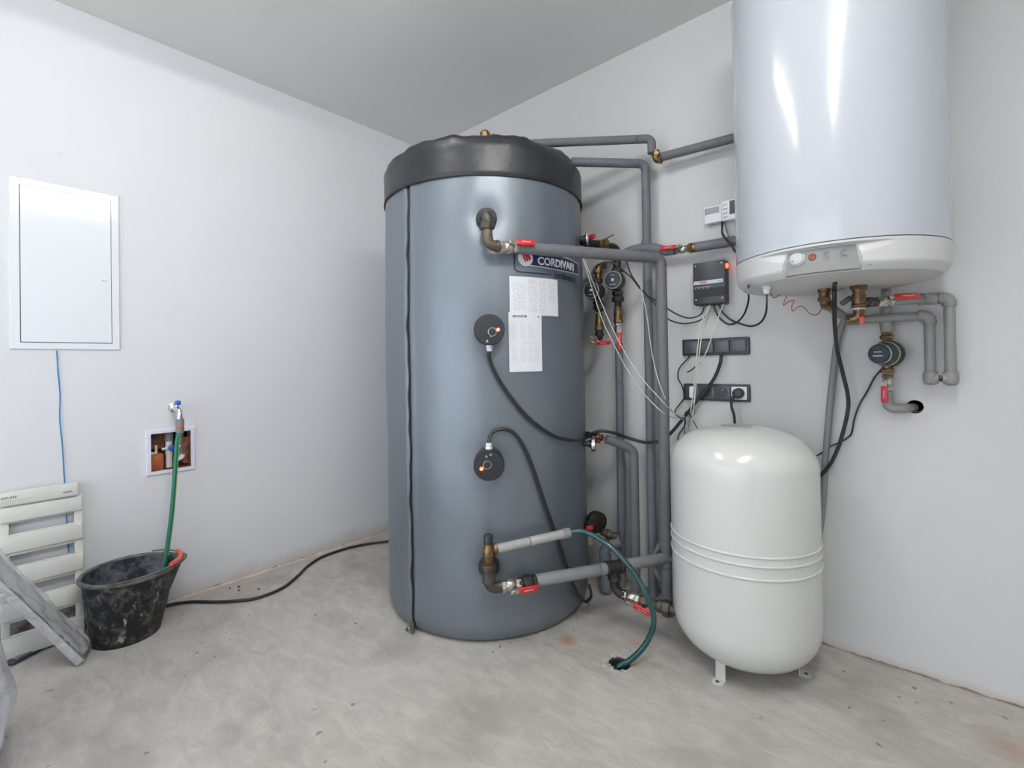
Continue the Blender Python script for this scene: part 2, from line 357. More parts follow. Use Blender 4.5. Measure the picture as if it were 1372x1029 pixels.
# ------------------------------------------------------------------ room shell
XM, YM, ZC = 3.9, -3.5, 2.396
def holed(o, au, av, u0, u1, v0, v1, holes):
    """flat sheet with real openings; a hole is (u0, u1, v0, v1) or a circle (cu, cv, r)"""
    mb = MB(); hs = []
    for h in holes: hs.append((h[0], h[1], h[2], h[3], None) if len(h) == 4 else (h[0]-h[2]*1.5, h[0]+h[2]*1.5, h[1]-h[2]*1.5, h[1]+h[2]*1.5, h))
    us = sorted({u0, u1, *[x for h in hs for x in h[:2]]}); vs = sorted({v0, v1, *[x for h in hs for x in h[2:4]]})
    P = lambda a, b: o+au*a+av*b
    for i in range(len(us)-1):
        for j in range(len(vs)-1):
            a, b, c, d = us[i], us[i+1], vs[j], vs[j+1]; mu, mv = (a+b)/2, (c+d)/2
            h = next((h for h in hs if h[0] < mu < h[1] and h[2] < mv < h[3]), None)
            if h is None: mb.add([P(a, c), P(b, c), P(b, d), P(a, d)], [(0, 1, 2, 3)])
            elif h[4]:
                cu, cv, r = h[4]; n = 32; vv = []
                for k in range(n):
                    t_ = 2*PI*k/n; cx, sy = math.cos(t_), math.sin(t_); q = max(abs(cx), abs(sy))
                    vv.append(P(cu+cx*r, cv+sy*r)); vv.append(P(cu+cx/q*r*1.5, cv+sy/q*r*1.5))
                mb.add(vv, [(2*k, 2*k+1, (2*k+3) % (2*n), (2*k+2) % (2*n)) for k in range(n)])
    return mb
X_, Y_, Z_ = V((1, 0, 0)), V((0, 1, 0)), V((0, 0, 1))
DR = F(830, 889); DRR = 0.036
floor = struct('floor', holed(V((0, 0, 0)), X_, Y_, -0.02, XM, YM, 0.02, [(DR.x, DR.y, DRR)]), M['floor'])
NY0, NY1, NZ0, NZ1 = -1.474, -1.328, 0.566, 0.726
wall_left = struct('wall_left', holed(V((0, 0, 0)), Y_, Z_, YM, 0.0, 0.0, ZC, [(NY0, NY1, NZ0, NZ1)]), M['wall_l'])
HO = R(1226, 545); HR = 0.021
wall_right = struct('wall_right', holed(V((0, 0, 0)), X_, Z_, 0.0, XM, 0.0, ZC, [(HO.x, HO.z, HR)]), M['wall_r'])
struct('wall_back', holed(V((0, YM, 0)), X_, Z_, 0.0, XM, 0.0, ZC, [(0.3, 3.1, 0.0, 2.1)]), M['wall_r'])      # added unseen opening behind the camera, lets world light in as soft fill
struct('wall_front', holed(V((XM, 0, 0)), Y_, Z_, YM, 0.0, 0.0, ZC, []), M['wall_r'])
struct('ceiling', holed(V((0, 0, ZC)), X_, Y_, 0.0, XM, YM, 0.0, []), M['ceil'])
# drain well, niche box and pipe hole behind the openings
mb = MB(); mb.lathe(DR+V((0, 0, -0.07)), Z_, [(DRR*0.98, 0), (DRR, 0.0701)], 32, close=False); mb.lathe(DR+V((0, 0, -0.071)), Z_, [(0.001, 0), (DRR, 0.0)], 32)
link('drain_well', mb, M['cavity'], floor)
mb = MB()
mb.lathe(DR+V((0, 0, -0.03)), Z_, [(DRR*0.98, 0), (DRR*0.98, 0.02), (DRR*0.8, 0.022), (DRR*0.75, 0.008), (DRR*0.5, 0.006), (DRR*0.45, 0.016), (DRR*0.3, 0.016), (DRR*0.28, 0)], 32, close=False)
link('drain_seal', mb, M['black_matte'], floor)
mb = MB()                                                              # broken screed lip round the drain
for k in range(26):
    t_ = random.uniform(0, 2*PI) if k > 14 else random.uniform(0.3*PI, 1.15*PI); q = DRR*random.uniform(1.04, 1.35); s_ = random.uniform(0.003, 0.009)
    mb.box(DR+V((math.cos(t_)*q, math.sin(t_)*q, 0.001)), (s_, s_*0.6, 0.002+s_*0.2), (V((math.cos(t_+.5), math.sin(t_+.5), .1)).normalized(), V((-math.sin(t_+.5), math.cos(t_+.5), 0)), Z_), 0.001, 1)
o = link('screed_crumbs', mb, mat('pale_screed', (0.46, 0.44, 0.41), 0.9, bump=(60, 0.5, 0.004)), floor); o['kind'] = 'stuff'
mb = MB(); yc, zc = (NY0+NY1)/2, (NZ0+NZ1)/2
ND = 0.085
P8 = [V((-ND*i, y, z)) for i in (0, 1) for (y, z) in ((NY0, NZ0), (NY1, NZ0), (NY1, NZ1), (NY0, NZ1))]
mb.add(P8, [(4, 5, 6, 7), (0, 1, 5, 4), (1, 2, 6, 5), (2, 3, 7, 6), (3, 0, 4, 7)])
link('niche_lining', mb, M['brick'], wall_left, 0)
mb = MB().lathe(HO+V((0, 0.06, 0)), -Y_, [(HR, 0), (HR, 0.06)], 32, close=False); mb.lathe(HO+V((0, 0.061, 0)), -Y_, [(0.001, 0), (HR, 0)], 32)
link('pipe_sleeve_hole', mb, M['cavity'], wall_right)
mb = MB()                                                              # mortar fillet at the foot of the left wall
def fil(u, v):
    y = -1.42+u*1.40; a = v*PI/2; r1 = 0.010+0.012*max(0, noise.noise(V((y*9, 0, 3)))+0.25); r2 = 0.010+0.016*max(0, noise.noise(V((y*13, 5, 0)))+0.2)
    j = 0.002*noise.noise(V((y*60, v*5, 1)))
    return V((r1*(1-math.sin(a))**1.3+j-0.001, y, r2*(1-math.cos(a))**1.3+abs(j)-0.0005))
mb.grid(160, 6, fil)
o = struct('trim_1', mb, mat('rough_mortar', (0.52, 0.45, 0.39), 0.9, var=(18, 0.8, (0.66, 0.63, 0.60)), bump=(50, 0.7, 0.006)), None, 50)
tag(o, 'rough mortar fillet along the foot of the left wall')

# ceiling tube lights (outside the frame, they light the room)
for k, (tx, ty, glow) in enumerate(TUBES):
    wh = ('over the left half of the room', 'over the photographer')[k]
    t_ = thing('ceiling_lamp', 'white tube light batten on the ceiling '+wh, 'ceiling lamp', (tx, ty, ZC), 'tube lights on the ceiling')
    link('housing', MB().box((tx, ty, ZC-0.019), (0.024, 0.52, 0.018), None, 0.004), M['white'], t_)
    link('diffuser', MB().box((tx, ty, ZC-0.060), (0.026, 0.50, 0.022), None, 0.012, 3), mat('glowing_diffuser', (0.9, 0.9, 0.9), 0.4, emit=((1.0, 0.985, 0.96), glow)), t_)
# ------------------------------------------------------------------ shared fittings
def frame(a, h=None):
    a = a.normalized(); return a
def hexprof(r, l, e=0.0018): return [(r-e, 0), (r, e), (r, l-e), (r-e, l)]
def nut(mb, c, ax, r, l): mb.lathe(c-ax*(l/2), ax, hexprof(r, l), 6)
def collar(mb, c, ax, r, l): mb.lathe(c-ax*(l/2), ax, [(r*0.93, 0), (r, l*0.15), (r, l*0.85), (r*0.93, l)], 20)
def ball_valve(label, c, ax, u, h, s=1.0, hl=0.072, body='nickel', hm='red', cat='valve', marks=True, name='ball_valve', stub=0.018, raw=False):
    """c centre, ax pipe direction, u stem direction, h handle direction"""
    ax = ax.normalized(); u = u.normalized() if raw else (u-ax*u.dot(ax)).normalized(); h = (h-u*h.dot(u)).normalized(); sd = h.cross(u)
    t_ = thing(name, label, cat, c)
    mb = MB(); nut(mb, c-ax*0.026*s, ax, 0.0205*s, 0.016*s); nut(mb, c+ax*0.026*s, ax, 0.0205*s, 0.016*s)
    mb.lathe(c-ax*0.02*s, ax, [(0.014*s, 0), (0.0195*s, 0.008*s), (0.0215*s, 0.02*s), (0.0195*s, 0.032*s), (0.014*s, 0.04*s)], 20)
    link('body', mb, M[body], t_)
    mb = MB().lathe(c, u, [(0.010*s, 0.012*s), (0.010*s, 0.026*s), (0.006*s, 0.027*s), (0.006*s, 0.036*s)], 12); nut(mb, c+u*0.034*s, u, 0.0085*s, 0.006*s)
    link('stem', mb, M['nickel'], t_)
    mb = MB(); q = c+u*0.031*s
    poly = [q-h*0.010*s-sd*0.009*s, q+h*0.012*s-sd*0.009*s, q+h*(0.004+stub)*s-sd*0.007*s, q+h*(0.004+stub)*s+sd*0.007*s, q+h*0.012*s+sd*0.009*s, q-h*0.010*s+sd*0.009*s]
    mb.prism(poly, u*0.003*s); link('lever_plate', mb, M['nickel'], t_)
    g = q+h*(stub*s+hl/2)+u*0.0015*s
    hd = link('handle', MB().box(g, (hl/2, 0.0118*s, 0.0048*s), (h, sd, u), 0.004*s, 3), M[hm], t_)
    if marks:
        mb = MB(); x0 = -hl*0.22
        for k in range(9):
            mb.box(g+h*(x0+k*hl*0.055)+u*0.0050*s, (hl*(0.017 if k % 3 else 0.012), 0.0017*s, 0.0003), (h, sd, u))
        link('lettering', mb, M['logo_white'], hd, 0)
    return t_
def pipe_run(name, label, pts, r, m='foam', bend=None, cat='pipe', group=None, em=None, er=1.0, n=20, sleeve='sleeve', seams=()):
    """straight sleeves and an elbow at each inner point, each a part of the pipe"""
    pts = [V(p) for p in pts]; bend = bend or r*1.6; t_ = thing(name, label, cat, pts[-1] if pts[-1].z < pts[0].z else pts[0], group)
    k = len(pts); cuts = []
    for i in range(1, k-1):
        a = (pts[i-1]-pts[i]).normalized(); b = (pts[i+1]-pts[i]).normalized(); cuts.append((pts[i]+a*bend, pts[i]+b*bend))
    for i in range(k-1):
        s_ = pts[0] if i == 0 else cuts[i-1][1]; e_ = pts[-1] if i == k-2 else cuts[i][0]
        cutp = sorted([f for (j, f) in seams if j == i]); ss = [0]+cutp+[1]; ln = (e_-s_).length; d = (e_-s_).normalized()
        for q in range(len(ss)-1):
            g = 0.0012
            a, b = s_+d*(ln*ss[q]+(g if q else 0)), s_+d*(ln*ss[q+1]-(g if q < len(ss)-2 else 0))
            mid = [a.lerp(b, f) for f in (0, 0.01, 0.25, 0.5, 0.75, 0.99, 1)]
            link(sleeve, MB().tube(mid, [r*0.94, r, r*1.005, r*0.995, r*1.005, r, r*0.94], n), M[m], t_)
    for i, (a, b) in enumerate(cuts):
        p = pts[i+1]
        if er > 1.0:
            da = (a-p).normalized(); db = (b-p).normalized(); mb = MB()
            a2, b2 = p+da*(bend+r*0.35), p+db*(bend+r*0.35)
            mb.tube([a2, a2-da*r*0.2]+arc(a, p, b, 8)+[b2-db*r*0.2, b2], [r*er*1.04]*2+[r*er]*9+[r*er*1.04]*2, n)
        else: mb = MB().tube(arc(a, p, b, 8), r*1.005, n)
        link('elbow', mb, M[em or m], t_)
    return t_
def cable(name, label, pts, r, m='cable', cat='cable', group=None, n=8, k=8):
    o = link(name, MB().tube(spline(pts, k), r, n), M[m]); return tag(o, label, cat, group)
def Rs(*q): return [R(*p) for p in q]

# ================================================================== big grey hot-water tank
THT = 1.80
tank = thing('storage_tank', 'tall grey vinyl-jacketed hot water tank with black top cover in the room corner', 'tank', (TC.x, TC.y, 0))
PORTS = []
def dimple(th, z):
    s_ = 0.0
    for (a, zz, w_, dpt) in PORTS:
        da = (th-a+PI) % (2*PI)-PI; s_ += dpt*math.exp(-((da*TR)**2+(z-zz)**2)/(w_*w_))
    return s_
def ang(p): return math.atan2(p.y-TC.y, p.x-TC.x)
P_HI, P_LO, P_H1, P_H2 = T(652, 292), T(655, 760), T(655, 443), T(655, 618)
for p, w_, d_ in ((P_HI, 0.06, 0.012), (P_LO, 0.06, 0.012), (P_H1, 0.09, 0.006), (P_H2, 0.09, 0.006)): PORTS.append((ang(p), p.z, w_, d_))
for sd_ in (0.45,):
    for zz in (1.51, 1.09, 0.65, 0.30): PORTS.append((sd_, zz, 0.05, 0.010))
ZIPA = ang(T(547, 500))
def jr(th, z):
    r = TR-0.004-0.006*(z > 1.2)*(z-1.2)/0.6
    r += 0.0035*noise.noise(V((math.cos(th)*1.6, math.sin(th)*1.6, z*2.4)))+0.0012*noise.noise(V((math.cos(th)*6, math.sin(th)*6, z*7)))
    r -= dimple(th, z)
    da = (th-ZIPA+PI) % (2*PI)-PI; r -= 0.005*math.exp(-(da*TR/0.010)**2)-0.004*math.exp(-((abs(da)*TR-0.022)/0.010)**2)
    if z < 0.05: r -= 0.030*(1-z/0.05)**2.2
    return r
def P_t(th, z, o=0.0): r = jr(th, z)+o; return V((TC.x+math.cos(th)*r, TC.y+math.sin(th)*r, z))
mb = MB(); NA = 320
zs = [0.003, 0.012, 0.025, 0.05]+[0.05+(1.70-0.05)*i/90 for i in range(1, 91)]
vs = [P_t(2*PI*k/NA, z) for z in zs for k in range(NA)]
fs = [(j*NA+i, j*NA+(i+1) % NA, (j+1)*NA+(i+1) % NA, (j+1)*NA+i) for j in range(len(zs)-1) for i in range(NA)]
fs.append(tuple(reversed(range(NA)))); mb.add(vs, fs); link('jacket', mb, M['jacket'], tank, 60)
# black top cover with a soft wrinkled shoulder
ZB = 1.672
def cover(u, v):
    th = 2*PI*u
    prof = [(0.004, 0.0), (0.006, 0.002), (0.006, 0.07), (0.006, 0.115), (0.001, 0.135), (-0.012, 0.150), (-0.035, 0.158), (-0.09, 0.163), (-0.20, 0.168), (-0.34, 0.170), (-TR+0.002, 0.171)]
    x = v*(len(prof)-1); i = min(int(x), len(prof)-2); f = x-i; dr = prof[i][0]*(1-f)+prof[i+1][0]*f; dz = prof[i][1]*(1-f)+prof[i+1][1]*f
    q = V((math.cos(th), math.sin(th), 0)); wr = noise.noise(V((q.x*3.1, q.y*3.1, v*2)))*0.016+noise.noise(V((q.x*9, q.y*9, v*5)))*0.007
    ed = min(1, max(0, (v-0.25)*3)); r = TR-0.010+dr+wr*0.8*ed*(1 if v < 0.8 else 0.2)
    r = max(r, 0.002)
    return V((TC.x+q.x*r, TC.y+q.y*r, ZB+dz+wr*ed*0.9+0.004*(v < 0.05)*noise.noise(V((q.x*4, q.y*4, 9)))))
mb = MB().grid(240, 40, cover, True); link('top_cover', mb, M['vinyl'], tank, 60)
# the piping at the edge of the cover
mb = MB().tube([V((TC.x+math.cos(a)*(TR-0.004), TC.y+math.sin(a)*(TR-0.004), ZB)) for a in [2*PI*i/160 for i in range(161)]], 0.0022, 6, False); link('piping', mb, M['zip'], tank)
# zip down the jacket
zp = [P_t(ZIPA+0.006*math.sin(z*21)+0.006*math.sin(z*47+1), z, 0.0028) for z in [0.02+i*(ZB-0.015)/150 for i in range(151)]]
link('zip', MB().tube(zp, 0.0050, 8), M['zip'], tank)
mb = MB()
for i in range(0, 148, 1):
    p = zp[i]; mb.box(p+V((math.cos(ZIPA), math.sin(ZIPA), 0))*0.003, (0.0015, 0.0042, 0.0016), (V((math.cos(ZIPA), math.sin(ZIPA), 0)), V((-math.sin(ZIPA), math.cos(ZIPA), 0)), Z_))
link('zip_teeth', mb, M['black'], tank, 0)
n_ = V((math.cos(ZIPA), math.sin(ZIPA), 0)); s_ = V((-math.sin(ZIPA), math.cos(ZIPA), 0)); q = V((TC.x, TC.y, 0))+n_*(TR-0.022)
mb = MB()
for k in (-1, 1): mb.tube(arc(q+Z_*0.045+n_*0.012, q+Z_*0.02+s_*k*0.004+n_*0.022, q+Z_*0.006+s_*k*0.018+n_*0.034, 6), [0.004, 0.004, 0.005, 0.006, 0.006, 0.006, 0.005], 8)
link('zip_tail', mb, M['cable_g'], tank)
link('zip_pull', MB().box(q+n_*0.034+Z_*0.016, (0.003, 0.005, 0.010), (n_, s_, Z_), 0.002), M['nickel'], tank)
# air vent on top
p = V((TC.x, TC.y, ZB+0.17)); p = V((T(652, 175).x*0.58+TC.x*0.42, T(652, 175).y*0.58+TC.y*0.42, ZB+0.165))
mb = MB().lathe(p, Z_, [(0.014, 0), (0.014, 0.035), (0.019, 0.04), (0.020, 0.07), (0.014, 0.078)], 16); mb.tube([p+Z_*0.06, p+Z_*0.06+_r*0.03], [0.006, 0.004], 8)
av = link('air_vent', mb, M['brass'], tank); link('vent_cap', MB().lathe(p+Z_*0.060+_r*0.028, _r, [(0.006, 0), (0.008, 0.003), (0.006, 0.012)], 10), M['black'], av)
# rubber grommets of the ports
def grommet(p, R_=0.037):
    n_ = V((p.x-TC.x, p.y-TC.y, 0)).normalized()
    link('grommet', MB().lathe(p-n_*0.014, n_, [(R_, 0), (R_, 0.014), (R_*0.9, 0.020), (R_*0.66, 0.021), (R_*0.6, 0.012), (R_*0.5, 0.010)], 28), M['black_matte'], tank); return n_
N_HI = grommet(P_HI); N_LO = grommet(P_LO)
# print on the jacket, bent onto it
def bendf(th0, z0, off=0.0016, slope=0.0, cv=0.0):
    def f(u, v, w_):
        th = th0+u/TR; z = z0+v+slope*u+cv*u*u; return P_t(th, z, off+w_)
    return f
A_ = math.radians
def patch(th0, th1, zlo, zhi, o, m, name, par, nu=24, nv=6, uv=False):
    mb = MB().grid(nu, nv, lambda u, v: P_t(th0+(th1-th0)*u, (zlo(u) if callable(zlo) else zlo)*(1-v)+(zhi(u) if callable(zhi) else zhi)*v, o))
    if uv: mb.uv = [(i/nu, j/nv) for j in range(nv+1) for i in range(nu+1)]
    return link(name, mb, m, par, 60)
lg = patch(A_(-24), A_(16), lambda u: 1.352-0.004*math.sin(u*PI), lambda u: 1.398+0.008*math.sin(u*PI), 0.0022, M['logo_white'], 'logo_ribbon', tank)
lg2 = patch(A_(-23), A_(15), lambda u: 1.3555-0.004*math.sin(u*PI), lambda u: 1.3945+0.008*math.sin(u*PI), 0.0032, M['navy'], 'ribbon_field', lg)
link('lettering', text_mb('CORDIVARI', 0.0405, None, None, None, 0.0006, 0.0012, bend=bendf(A_(-19), 1.360, 0.0045)), M['logo_white'], lg, 0)
ec = (A_(-25.5), 1.379)
def disc_on(th0, z0, r, o, m, name, par):
    mb = MB(); c0 = P_t(th0, z0, o); vs = [c0]+[P_t(th0+math.cos(a)*r/TR, z0+math.sin(a)*r, o) for a in [2*PI*k/32 for k in range(32)]]
    mb.add(vs, [(0, 1+k, 1+(k+1) % 32) for k in range(32)]); return link(name, mb, m, par, 60)
em = disc_on(ec[0], ec[1], 0.030, 0.0040, M['logo_white'], 'emblem', tank)
for k in range(3):                                                       # three red nested angle stripes
    o_ = -0.016+k*0.0125; mb = MB(); f = bendf(ec[0], ec[1], 0.0052)
    a_, b_ = V((-0.58, 0.81)), V((0.90, 0.30))
    P0 = V((o_, 0.016-k*0.006)); w1 = 0.0075
    L1, L2 = (0.034, 0.026) if k == 0 else ((0.024, 0.019) if k == 1 else (0.013, 0.011))
    dn = V((0.45, -0.89)); ri = V((0.97, 0.10))
    pts = [P0, P0+ri*L2, P0+ri*L2+V((0.003, -w1)), P0+ri*0.007+V((0.003, -w1)), P0+dn*L1+V((w1*0.5, 0.001)), P0+dn*L1+V((-w1*0.4, 0))]
    mb.add([f(p.x, p.y, 0) for p in pts], [(0, 1, 2, 3), (0, 3, 4, 5)]); link('red_chevron', mb, M['logo_red'], em, 0)
fr = [(A_(-31.1), 1.395), (A_(-31.1), 1.345)]+[(A_(-31.1+2.2*(1-math.cos(a))), 1.345-0.017*math.sin(a)) for a in (0.5, 1.0, 1.57)]+[(A_(-24), 1.327), (A_(-17), 1.327), (A_(-10.5), 1.327)]
mb = MB(); wv = 0.0026
for (a, z), (b, z2) in zip(fr[:-1], fr[1:]):
    d = V(((b-a)*TR, z2-z)).normalized(); nn = V((-d.y, d.x))*wv
    mb.add([P_t(a+nn.x/TR, z+nn.y, 0.002), P_t(a-nn.x/TR, z-nn.y, 0.002), P_t(b-nn.x/TR, z2-nn.y, 0.002), P_t(b+nn.x/TR, z2+nn.y, 0.002)], [(0, 1, 2, 3)])
link('logo_rule', mb, M['navy'], tank, 0)
link('web_lettering', text_mb('cordivari.it', 0.034, None, None, None, 0.0004, 0.0007, bend=bendf(A_(-8.5), 1.318, 0.002)), M['navy'], tank, 0)
# two taped sheets of instructions
s1 = patch(A_(-33.9), A_(-6.2), 1.172, 1.311, 0.0026, M['paper1'], 'instruction_sheet', tank, 30, 8, True); tag(s1, 'upper wide printed instruction sheet')
s2 = patch(A_(-34.6), A_(-17.4), 0.967, 1.182, 0.0042, M['paper2'], 'instruction_sheet', tank, 30, 8, True); tag(s2, 'lower narrow printed instruction sheet')
patch(A_(-32.6), A_(-25.6), 1.163, 1.171, 0.0050, mat('dark_box_print', (0.10, 0.10, 0.12), 0.6), 'title_box', s2, 10, 2)
link('title_lettering', text_mb('CORDIVARI', 0.0085, None, None, None, 0.0002, 0.0002, bend=bendf(A_(-32.3), 1.164, 0.0056)), M['logo_white'], s2, 0)
disc_on(A_(-19.2), 1.166, 0.0035, 0.0050, M['greyline'], 'round_mark', s2)

# ================================================================== the two electric heater heads
def heater_head(label, p, axis, gl, lamp, knob, tilt=0.0):
    n_ = axis.normalized(); up = V((0, 0, 1)); a = (up-n_*up.dot(n_)).normalized(); b = a.cross(n_)*-1 if a.cross(n_).dot(_r) < 0 else a.cross(n_)
    t_ = thing('immersion_heater', label, 'heater', p)
    link('collar', MB().lathe(p-n_*0.012, n_, [(0.050, 0), (0.052, 0.012), (0.052, 0.040), (0.048, 0.042)], 40), M['black'], t_)
    cp = link('cap', MB().lathe(p, n_, [(0.048, 0.024), (0.0535, 0.028), (0.0535, 0.052), (0.051, 0.056), (0.030, 0.057), (0.003, 0.057)], 44), M['cap_black'], t_)
    q = p+n_*0.057; k = q+a*knob[1]+b*knob[0]
    kn = link('knob', MB().lathe(k, n_, [(0.0145, 0), (0.0145, 0.003), (0.0115, 0.004), (0.0105, 0.010), (0.003, 0.0105)], 24), M['black'], t_)
    link('knob_ring', MB().lathe(k, n_, [(0.0150, 0.0002), (0.0150, 0.0040), (0.0134, 0.0042), (0.0134, 0.0034)], 28), M['chrome'], kn)
    link('indicator_lamp', MB().lathe(q+a*lamp[1]+b*lamp[0], n_, [(0.0065, 0), (0.0065, 0.002), (0.003, 0.004)], 16), M['lamp_on'], t_)
    link('lamp_core', MB().lathe(q+a*lamp[1]+b*lamp[0]+n_*0.003, n_, [(0.0028, 0), (0.0026, 0.002), (0.001, 0.003)], 12), M['lamp_spark'], t_)
    for (sx, sy) in ((-0.008, -0.040 if gl > 0 else 0.034), (0.006, 0.040 if gl < 0 else -0.022)):
        link('screw', MB().lathe(q+a*sy*(1 if gl < 0 else 1)+b*sx, n_, [(0.004, -0.001), (0.004, 0.001), (0.002, 0.0015)], 10), M['nickel'], t_)
    g0 = p+n_*0.028-a*0.050*gl; d = -a*gl
    mb = MB(); nut(mb, g0+d*0.006, d, 0.0125, 0.012); mb.lathe(g0+d*0.012, d, [(0.010, 0), (0.0105, 0.008), (0.008, 0.012)], 16)
    link('cable_gland', mb, M['white'], t_)
    return g0+d*0.022
n1 = (P_H1-V((TC.x, TC.y, P_H1.z))); n2 = (P_H2-V((TC.x, TC.y, P_H2.z))).normalized()-Z_*0.10
g1 = heater_head('round black heater thermostat on the grey tank below its upper pipe connection', P_H1, n1, 1, (0.030, -0.001), (0.010, -0.008))
g2 = heater_head('lower round black heater thermostat on the grey tank, cable leaving its top', P_H2, n2, -1, (-0.026, -0.008), (-0.006, 0.006))
def Tp(x, y, o): return T(x, y, o)
pts = [g1, Tp(655, 478, 0.022), Tp(661, 495, 0.014), Tp(672, 515, 0.011), Tp(690, 540, 0.010), Tp(708, 560, 0.010), Tp(730, 577, 0.011), Tp(750, 587, 0.012), Tp(770, 590, 0.014),
       R(785, 587, 0.24), R(795, 580, 0.22), R(808, 577.5, 0.20), R(826, 581, 0.16), R(840, 586, 0.12), R(862, 592.5, 0.10), R(875, 592.5, 0.10), R(888, 589.5, 0.09), R(901, 578, 0.07), R(920, 555, 0.05), R(939, 530, 0.045), R(955, 510, 0.04), R(964, 490, 0.035), R(967, 474, 0.026)]
cable('heater_cable', 'thick black cable from the upper heater thermostat across the tank to the switches', pts, 0.0068, 'cable')
pts = [g2, Tp(657, 583, 0.020), Tp(664, 577, 0.014), Tp(675, 575, 0.011), Tp(688, 580, 0.010), Tp(700, 595, 0.010), Tp(712, 621, 0.009), Tp(722, 650, 0.009), Tp(734, 686, 0.009), Tp(745, 715, 0.009), Tp(754, 742, 0.009), Tp(763, 770, 0.010), Tp(771, 790, 0.012)]
q = F(783, 806, 0.03); pts += [T(780, 803, 0.012), T(786, 806, 0.02), F(792, 798, 0.05), T(789, 783, 0.012)]
cable('heater_cable', 'black cable looping down the tank front from the lower heater thermostat', pts, 0.0062, 'cable')

# ================================================================== upper front connection and pipe C
UP = Z_
VX, VY = 1.665, -0.165                                               # the tall insulated riser in front of the wall
zC = 1.403
e0 = P_HI+N_HI*0.058; low = V((e0.x, e0.y, zC)); Cend = V((VX, VY, zC)); dC = (Cend-low); dC.z = 0; dC.normalize()
t_ = thing('pipe_fitting', 'dull metal elbow fitting leaving the grey tank at its top rubber port', 'fitting', P_HI)
mb = MB().tube([P_HI-N_HI*0.005, P_HI+N_HI*0.028]+arc(P_HI+N_HI*0.030, e0, e0-UP*0.030, 8), [0.017, 0.018]+[0.0185]*9, 20); collar(mb, P_HI+N_HI*0.024, N_HI, 0.023, 0.014)
link('upper_elbow', mb, M['iron'], t_)
mb = MB(); nut(mb, e0-UP*0.046, UP, 0.0265, 0.022); collar(mb, e0-UP*0.031, UP, 0.0225, 0.010); link('union_nut', mb, M['iron'], t_)
a0 = V((e0.x, e0.y, e0.z-0.055)); b0 = low+dC*0.040
mb = MB().tube([a0]+arc(V((low.x, low.y, zC+0.034)), low, low+dC*0.034, 9)+[b0], [0.017]+[0.0185]*10+[0.0215], 20); mb.tube([low+dC*0.030, b0], 0.0215, 20)
link('lower_elbow', mb, mat('brown_iron', (0.15, 0.115, 0.085), 0.45, 0.6, bump=(80, 0.3, 0.002)), t_)
vc = on_line(low, Cend, 682); hd0 = on_line(low, Cend, 697)
ball_valve('ball valve with red lever beside the top port of the grey tank', vc, dC, -_d*0.9+UP*0.38, dC, 1.0, 0.066)
pC0 = vc+dC*0.034
pipe_run('insulated_pipe', 'grey insulated pipe running from the top valve past the tank, then down beside the vessel', [pC0, Cend, V((VX, VY, 0.0))], 0.0215, 'foam', 0.036, group=None, seams=((1, 0.862),))

# ================================================================== lower front connection
zL = 0.232
c0 = P_LO+N_LO*0.062; lowL = V((c0.x, c0.y, zL)); Lend = V((1.80, 0.02, zL-0.003)); 
Lend = R(905, 745.5, 0.13); dL = Lend-lowL; dL.normalize()
t_ = thing('pipe_fitting', 'dark metal tee and elbow at the bottom port of the grey tank', 'fitting', P_LO)
mb = MB().tube([P_LO-N_LO*0.005, c0], 0.017, 18); collar(mb, P_LO+N_LO*0.03, N_LO, 0.024, 0.02); mb.tube([c0+UP*0.022, c0-UP*0.022], 0.0225, 20); nut(mb, c0+UP*0.028, UP, 0.025, 0.018)
link('tee', mb, M['iron'], t_)
b0 = lowL+dL*0.042
mb = MB().tube([c0-UP*0.01, V((c0.x, c0.y, zL+0.045))]+arc(V((c0.x, c0.y, zL+0.034)), lowL, lowL+dL*0.034, 9)+[b0], [0.019, 0.0185]+[0.0195]*10+[0.0215], 20)
link('elbow', mb, M['iron'], t_)
vL = on_line(lowL, Lend, 684)
ball_valve('ball valve with red lever beside the bottom port of the grey tank', vL, dL, -_d*0.9-UP*0.25, dL, 1.05, 0.070)
mb = MB(); uc = on_line(lowL, Lend, 706); nut(mb, uc, dL, 0.0265, 0.030); nut(mb, uc+dL*0.026, dL, 0.0235, 0.012); collar(mb, uc-dL*0.024, dL, 0.020, 0.02)
tag(link('pipe_union', mb, M['darkiron']), 'black union nut between the bottom valve and the thick grey pipe', 'fitting')
t1 = on_line(lowL, Lend, 812); t2 = on_line(lowL, Lend, 834); tm = on_line(lowL, Lend, 823)
pipe_run('insulated_pipe', 'pale grey insulated pipe crossing low in front of the tank to the dark tee', [uc+dL*0.034, t1], 0.0215, 'foam_l', seams=((0, 0.90),))
pipe_run('insulated_pipe', 'short grey insulated pipe from the dark tee towards the white vessel', [t2, Lend, Lend+dL*0.06], 0.0215, 'foam_l', 0.02)
# safety valve on top of the tee
t_ = thing('safety_valve', 'brass safety valve with black cap above the bottom port of the grey tank', 'valve', c0+UP*0.03)
mb = MB().lathe(c0, UP, [(0.015, 0.036), (0.0165, 0.04), (0.0165, 0.062), (0.020, 0.066), (0.020, 0.088), (0.0165, 0.095), (0.014, 0.104), (0.014, 0.112)], 20)
zo = 0.083; dH = (F(765, 713.5, 0.385)-(c0+UP*zo)); dH.normalize()
mb.tube([c0+UP*zo, c0+UP*zo+dH*0.024], 0.013, 16); mb.lathe(c0+UP*zo+dH*0.018, dH, hexprof(0.0195, 0.012), 8)
link('body', mb, M['brass'], t_)
link('cap', MB().lathe(c0, UP, [(0.0145, 0.106), (0.0165, 0.108), (0.0165, 0.134), (0.014, 0.138), (0.004, 0.139)], 10), M['black'], t_)
w0 = c0+UP*zo+dH*0.030; w1 = F(763, 713.5, 0.385)
